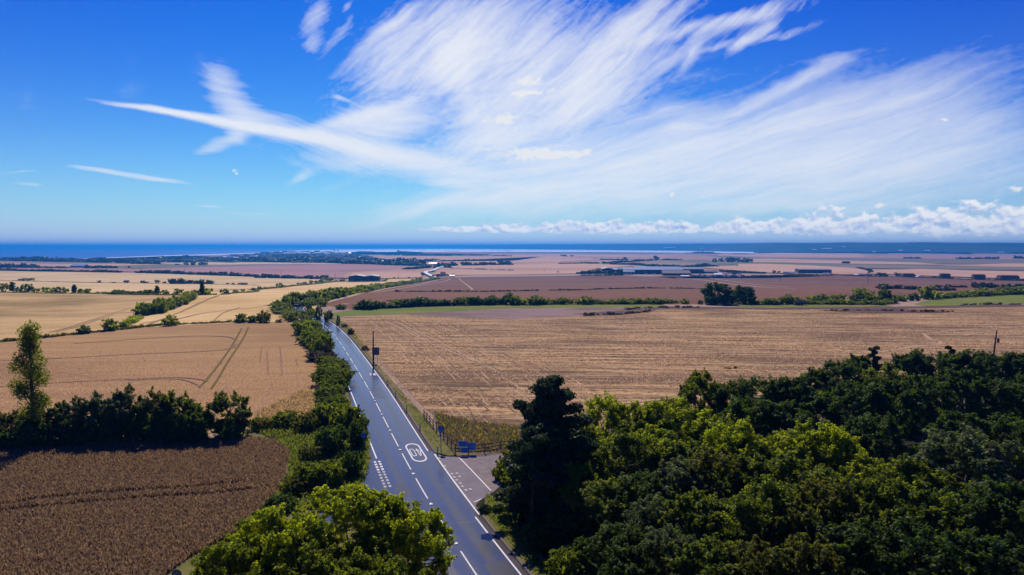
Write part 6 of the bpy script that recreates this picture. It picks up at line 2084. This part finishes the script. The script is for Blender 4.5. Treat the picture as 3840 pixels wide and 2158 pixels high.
# ------------------------------------------------------------------ the village by the shore
def grove(view, pts, h, w, label, mat=M_FARL, dens=1.0):
    o = hedge('village_trees', GG(view, pts), h, w, mat, label, 'f', None, 'trees', dens=dens, jit=.35)
    o['kind'] = 'stuff'
    return o


fld('village_ground', vL2, [(-2400, 430), (-1500, 440), (-480, 470), (0, 440), (1000, 460), (2000, 485), (2576, 505), (3150, 515), (2980, 450), (2600, 390), (2200, 330), (1900, 270), (1500, 240), (800, 255), (0, 275), (-480, 330), (-1500, 360), (-2400, 375)], mat_field('village_green', (.03, .045, .02), (.06, .075, .035), None, fine=.02, bump=0), 17)
GR = [
    (vL0, [(-300, 428), (0, 428), (700, 440), (1500, 458), (2576, 472)], 9, 30), (vL0, [(-300, 398), (0, 398), (700, 402), (1300, 415), (2100, 430), (2576, 440)], 9, 30),
    (vL1, [(0, 482), (300, 492), (600, 498)], 9, 28), (vL1, [(0, 440), (400, 445), (900, 450), (1260, 455)], 9, 28), (vL1, [(1270, 440), (1700, 442), (2100, 448)], 9, 28), (vL1, [(0, 400), (600, 400), (1300, 385), (2000, 372)], 8, 28),
    (vL1, [(1600, 410), (2000, 415), (2576, 420)], 8, 26), (vL1, [(1900, 345), (2300, 330), (2576, 320)], 6, 24),
    (vL2, [(-300, 440), (300, 450), (900, 462), (1500, 475), (2100, 490), (2576, 502)], 9, 26), (vL2, [(-300, 405), (300, 412), (900, 425), (1500, 440), (2100, 455), (2576, 470)], 9, 28),
    (vL2, [(-300, 375), (400, 380), (1100, 390), (1800, 405), (2400, 425)], 9, 30), (vL2, [(-300, 345), (400, 345), (1100, 352), (1800, 362), (2300, 380)], 8, 30), (vL2, [(-200, 315), (400, 315), (1000, 318), (1700, 325), (2200, 345)], 8, 32),
    (vL2, [(540, 262), (620, 262), (710, 262)], 10, 36), (vL2, [(725, 260), (830, 260)], 13, 36), (vL2, [(900, 258), (1110, 258)], 10, 36), (vL2, [(1180, 258), (1260, 258)], 12, 36),
    (vL2, [(0, 285), (150, 280), (300, 272), (450, 265)], 8, 34), (vL2, [(1380, 245), (1520, 245)], 6, 36), (vL2, [(1930, 305), (2050, 306), (2140, 306)], 8, 30), (vL2, [(2050, 245), (2200, 248), (2385, 250)], 8, 40),
    (vL3, [(-100, 505), (200, 512), (500, 520), (740, 530)], 9, 26), (vL3, [(0, 470), (300, 478), (640, 490), (840, 500)], 10, 26), (vL3, [(0, 440), (300, 445), (600, 455)], 10, 28), (vL3, [(740, 560), (900, 565), (1010, 570)], 6, 18), (vL3, [(1070, 540), (1170, 545)], 9, 22),
]
for k, (view, pts, h, w) in enumerate(GR):
    grove(view, pts, h, w, 'dark trees of the village by the shore, one of many rows')
# houses
hm_ = MB()
hm_.box(-5, 5, 0, 8, -1, 4.2, 0)
hm_.prism([(-5.4, 4.21), (5.4, 4.21), (4.2, 7.2), (-4.2, 7.2)], 3.3, 4.7, 1)
hm_.add([(-5.4, -.4, 4.2), (5.4, -.4, 4.2), (5.0, 4, 7.3), (-5.0, 4, 7.3), (5.4, 8.4, 4.2), (-5.4, 8.4, 4.2)], [(0, 1, 2, 3), (3, 2, 4, 5), (0, 3, 5), (1, 4, 2)], 1)
hm_.box(1.2, 2.0, 3.6, 4.4, 6.5, 8.4, 0)
hme = []
for wm, rm in ((M_HWALL, M_HROOF), (M_HWALL, M_PALEROOF), (M_BRICK, M_TILE), (M_HWALL, M_BRIGHT)):
    me = hm_.mesh('house')
    me.materials.append(wm)
    me.materials.append(rm)
    hme.append(me)


def house(p, kind, sc, label, group):
    o = link('house', hme[kind])
    o.location = (p[0], p[1], hz(*p) + .8)
    o.rotation_euler = (0, 0, rg.uniform(-.7, .7))
    o.scale = (sc * rg.uniform(.9, 1.5), sc, sc)
    return prop(o, label, 'house', group)


for k in range(70):
    x, y = rg.uniform(0, 2400), rg.uniform(270, 470)
    y = min(max(y, 275 + max(0, x - 1500) * .12), 440 + x * .02)
    house(G(vL2(x, y)), int(rg.choice([0, 0, 1, 2, 2, 2, 0, 3])), .95, 'small far house among the trees of the village', 'village houses')
for k in range(22):
    house(G(vL1(rg.uniform(1880, 2570), rg.uniform(318, 420))), int(rg.choice([0, 1, 1, 3])), 1.2, 'small far house among the trees of the village', 'village houses')
for k, (x0, x1, y, h) in enumerate([(552, 812, 275, 14), (846, 940, 272, 16), (960, 1112, 272, 16), (1170, 1300, 266, 14), (1330, 1480, 262, 10), (1560, 1660, 268, 10), (1855, 1912, 285, 30), (1700, 1800, 268, 12), (1400, 1450, 290, 10)]):
    shed(vL2, x0, x1, y, h, 30, M_BRIGHT, M_HWALL, None, 'x', .3, 'shore_hall', 0)
halls = [o for o in COL.objects if o.name.startswith('shore_hall')]
label_left_to_right(halls, '{} long white-roofed hall along the village shore', 'hall', 'white halls by the shore')
for o, lab in ((bush(vL2, 1578, 238, 30, 48, M_FARL, 'f', name='shore_tree'), 'left of two slim dark trees standing against the water'), (bush(vL2, 1650, 238, 28, 48, M_FARL, 'f', name='shore_tree'), 'right of two slim dark trees standing against the water'),
               (bush(vL0, 1142, 395, 38, 68, M_FARL, 'f', name='shore_tree'), 'lone upright tree against the sea at far left'), (bush(vL0, 1435, 405, 95, 55, M_FARL, 'f', name='shore_tree'), 'broad round tree against the sea right of the upright one'),
               (bush(vL1, 510, 430, 150, 110, M_FARL, 'f', name='shore_tree'), 'big square-topped tree before the shining shore'), (bush(vL1, 1170, 375, 190, 78, M_FARL, 'f', name='shore_tree'), 'wide flat-topped tree before the shining shore'),
               (bush(vL1, 715, 380, 170, 60, M_FARL, 'f', name='shore_tree'), 'rounded trees between the square and the wide ones'), (bush(vL1, 1310, 520, 120, 104, M_FARL, 'f', name='shore_tree'), 'tall tree standing in the pale strip below the shore'),
               (bush(vL1, 1170, 520, 110, 80, M_FARL, 'f', name='shore_tree'), 'round tree left of the tall one in the pale strip'), (bush(vL1, 1505, 520, 220, 80, M_FARL, 'f', name='shore_tree'), 'broad tree group right of the tall tree in the pale strip'),
               (bush(vL1, 1000, 515, 140, 40, M_FARL, 'f', name='shore_tree'), 'low trees at the left end of the pale strip'), (bush(vL1, 20, 572, 80, 58, M_FARL, 'f', name='shore_tree'), 'round dark tree standing alone right of the farm block'),
               (bush(vL3, 290, 240, 50, 40, M_FARL, 'f', name='shore_tree'), 'dark block of trees against the bright estuary')):
    prop(o, lab, 'tree', 'trees by the shore')

# ------------------------------------------------------------------ hedges, trees and poles of the far plain
FH = [
    (vL3, [(375, 322), (700, 326), (1100, 328), (1390, 328)], 6, 'far hedge below the estuary, left of the middle'), (vL3, [(1400, 322), (1690, 328), (2100, 330), (2576, 334)], 4, 'thin far hedge running right below the estuary'),
    (vL3, [(-20, 318), (170, 318)], 4, 'short far hedge at the village end'), (vL3, [(190, 318), (310, 318)], 4, 'second short far hedge at the village end'),
    (vL3, [(740, 446), (1200, 442), (1700, 436), (2100, 434)], 5, 'long straight hedge across the pink fields'), (vL3, [(2140, 434), (2400, 428), (2600, 424)], 5, 'right continuation of the straight hedge'),
    (vL3, [(690, 414), (800, 414)], 3, 'first dotted hedge fragment above the long straight hedge'), (vL3, [(810, 414), (920, 412)], 3.5, 'second dotted hedge fragment above the long straight hedge'), (vL3, [(940, 412), (1140, 408)], 3.5, 'third dotted hedge fragment above the long straight hedge'),
    (vL3, [(1205, 540), (1350, 534), (1475, 530)], 6, 'dark hedge right of the glaring roof'), (vL3, [(1235, 574), (1365, 574)], 5, 'short block hedge below the glaring roof'),
    (vL3, [(1550, 526), (1750, 524), (1900, 522), (2250, 516), (2600, 512)], 7, 'long dark hedge ending near the works'), (vL3, [(380, 606), (560, 606), (690, 596), (770, 590)], 5, 'hedge between the purple and striped fields'),
    (vL3, [(1370, 586), (1800, 604), (2200, 620), (2600, 632)], 2, 'low dark line across the pink field by the lane'), (vL3, [(1180, 232), (1350, 234), (1530, 234)], 3, 'dark line of scrub against the estuary'), (vL3, [(2140, 220), (2350, 220), (2576, 222)], 3, 'second dark line of scrub against the estuary'),
    (vL3, [(270, 244), (450, 250), (640, 262)], 5, 'trees trailing right of the dark block on the estuary'), (vL3, [(2290, 456), (2370, 458), (2500, 466)], 5, 'small thicket in the pink fields'),
    (vM, [(-20, 302), (200, 300), (480, 294)], 3.5, 'far hedge left of the curving hedge'), (vM, [(530, 296), (800, 284), (1000, 270), (1150, 262)], 5, 'curving hedge rising to the lone tall tree'), (vM, [(1240, 260), (1400, 252), (1500, 250)], 4, 'hedge right of the lone tall tree'),
    (vM, [(620, 304), (900, 312), (1050, 322), (1180, 336)], 4, 'hedge below the dry hump, left side'), (vM, [(1200, 340), (1500, 340), (1700, 336), (1850, 328)], 5, 'hedge along the foot of the dry hump'), (vM, [(500, 250), (640, 250), (830, 252)], 4, 'dark hedge left of the lone tall tree'),
    (vM, [(1540, 170), (1700, 172), (2000, 176)], 5, 'dark marsh line below the hills'), (vM, [(2140, 182), (2400, 182)], 4, 'short marsh line right of the first'), (vM, [(1640, 166), (1800, 166), (1920, 166)], 8, 'clump of trees by the right end of the water'), (vM, [(2410, 166), (2480, 166)], 12, 'dark clump at the very end of the water'),
    (vM, [(1870, 330), (1960, 330)], 3.5, 'short hedge right of the dry hump'), (vM, [(1980, 396), (2150, 408), (2350, 416), (2550, 420)], 3, 'scrubby hedge behind the parked vehicles'),
    (vN, [(-100, 136), (200, 134), (500, 136), (750, 134)], 7, 'dark tree line at the foot of the hills, left'), (vN, [(760, 134), (1050, 138), (1200, 140)], 7, 'dark tree line at the foot of the hills, middle'), (vN, [(1210, 136), (1600, 138), (1900, 142), (2050, 146)], 8, 'dark tree line at the foot of the hills, right'),
    (vN, [(1900, 196), (2100, 196), (2320, 198)], 7, 'dark hedge in the marsh at right'), (vN, [(1360, 190), (1530, 192)], 5, 'smaller hedge left of the marsh hedge'), (vN, [(2480, 192), (2700, 196)], 7, 'dark clump at the right frame edge in the marsh'), (vN, [(2400, 140), (2576, 142), (2800, 146)], 8, 'tree line below the hills touching the right frame edge'),
    (vA, [(1690, 400), (1900, 400)], .5, 'faint field edge below the purple field'),
    (vN, [(900, 290), (1000, 310), (1040, 335)], 3, 'curving ditch-side scrub on the right of the plain'),
]
for view, pts, h, lab in FH[:-2] + FH[-1:]:
    hedge('hedge', GG(view, pts), h * 1.25, max(h * 2.4, 7), M_FARL, lab, 'f', 'hedges of the far plain')
lst = [bush(vM, x, yb, w, h, M_FARL, 'f', name='field_tree') for x, yb, w, h in ((1195, 262, 80, 80), (805, 250, 66, 44), (50, 208, 100, 28), (145, 208, 50, 24), (1915, 282, 80, 60), (1998, 276, 74, 56), (2090, 282, 110, 84), (2150, 282, 80, 74), (2205, 284, 60, 70), (2270, 286, 110, 70), (2325, 284, 70, 60), (2368, 284, 52, 54), (435, 236, 24, 14), (245, 226, 26, 12))]
label_left_to_right(lst, '{} dark round tree on the far plain behind the works', 'tree', 'trees of the far plain')


def far_pole(view, x, yt, yb, k):
    p = G(view(x, yb))
    m = mpp(p) * (view(1, 0)[0] - view(0, 0)[0])
    h = (yb - yt) * m
    e = empty('utility_pole', (p[0], p[1], hz(*p)), .2)
    MB().tube([(0, 0, -.5), (0, 0, h)], [.24, .16], 6).build('shaft', M_POLE, e)
    MB().box(-1.1, 1.1, -.08, .08, h - .7, h - .5).build('crossarm', M_POLE, e)
    return e


lst = [far_pole(v, x, a, b, k) for k, (v, x, a, b) in enumerate([(vN, 126, 370, 426), (vN, 1005, 378, 446), (vN, 2045, 412, 468), (vL1, 1138, 558, 642), (vL1, 2083, 605, 690), (vL1, 272, 575, 630), (vL2, 512, 632, 735), (vL2, 1595, 683, 790), (vL3, 2015, 528, 605), (vL3, 1503, 530, 584), (vC, 323, 338, 378), (vM, 1905, 472, 508), (vL3, 283, 680, 770)])]
label_left_to_right(lst, '{} thin far wooden pole standing in the fields', 'pole', 'poles across the far fields')
# mast and white buildings on the hills
p = G(T(2110, 637.3))
d_ = np.linalg.norm(p)
u_ = p / d_
q = u_ * d_ * 1.12
zt = (621.1 - 612.0) * 1.4907 / F * (d_ * 1.12) + CAMH
e = empty('radio_mast', (q[0], q[1], zt - 4), 0, 'thin lattice radio mast on the crest of the hills', 'mast')
for k in range(3):
    a = k * 2.094
    MB().tube([(3 * math.cos(a), 3 * math.sin(a), -5), (.3 * math.cos(a), .3 * math.sin(a), 18)], [.5, .3], 5).build('leg', M_SIGNBACK, e)
for z in (3, 8, 13):
    rr = 3 - 2.7 * (z + 5) / 23
    for k in range(3):
        a, b = k * 2.094, (k + 1) * 2.094
        MB().tube([(rr * math.cos(a), rr * math.sin(a), z), (rr * math.cos(b), rr * math.sin(b), z)], [.25, .25], 4).build('brace', M_SIGNBACK, e)

# white sheds far up on the hills: set on the slope that the photograph shows them on
from mathutils.bvhtree import BVHTree
hv_, hp_ = [], []
for o in COL.objects:
    if o.name.startswith('hills'):
        b0 = len(hv_)
        hv_ += [v.co[:] for v in o.data.vertices]
        hp_ += [tuple(i + b0 for i in q.vertices) for q in o.data.polygons]
bvh = BVHTree.FromPolygons(hv_, hp_)
fs = []
for (view, x, y, w) in [(vE, 590, 147, 90), (vE, 465, 158, 34), (vE, 1065, 180, 20), (vE, 1330, 165, 44), (vE, 1600, 168, 50), (vE, 2345, 187, 44), (vM, 1410, 103, 250), (vM, 1755, 112, 34), (vE, 760, 131, 24), (vL3, 950, 150, 30)]:
    d = Vector(ray(*view(x, y)))
    hit = bvh.ray_cast(Vector((0, 0, CAMH)), d)
    if hit[0] is None:
        continue
    q = hit[0]
    m_ = q.y / F * (view(1, 0)[0] - view(0, 0)[0])
    W_ = w * m_
    e = empty('hill_shed', (q.x, q.y - 2, q.z - 2), 0)
    MB().box(-W_ / 2, W_ / 2, -6, 14, -4, 5).build('wall', M_HWALL, e)
    MB().prism([(-W_ / 2 - 1, 5.05), (W_ / 2 + 1, 5.05), (W_ / 2 + 1, 5.6), (-W_ / 2 - 1, 5.6)], -7, 4).add([(-W_ / 2 - 1, -7, 5.61), (W_ / 2 + 1, -7, 5.61), (W_ / 2 + 1, 4, 10), (-W_ / 2 - 1, 4, 10), (W_ / 2 + 1, 15, 5.61), (-W_ / 2 - 1, 15, 5.61)], [(0, 1, 2, 3), (3, 2, 4, 5), (0, 3, 5), (1, 4, 2)]).build('roof', M_BRIGHT, e)
    fs.append(e)
label_left_to_right(fs, '{} tiny white shed up on the far blue hills', 'shed', 'white sheds on the hills')

# ------------------------------------------------------------------ the air
hm = bpy.data.materials.new('haze')
hm.use_nodes = True
ht = hm.node_tree
ht.nodes.clear()
ho = ht.nodes.new('ShaderNodeOutputMaterial')
hv = ht.nodes.new('ShaderNodeVolumePrincipled')
hv.inputs['Color'].default_value = (.03, .36, 1.0, 1)
hv.inputs['Density'].default_value = 1.5e-4
hv.inputs['Anisotropy'].default_value = 0.5
ht.links.new(hv.outputs[0], ho.inputs['Volume'])
mb = MB()
mb.box(-72000, 72000, -3500, 72000, -23.5, 80)
haze = mb.build('haze', hm)
prop(haze, 'thin blue summer haze over the whole plain', 'haze', None, 'stuff')
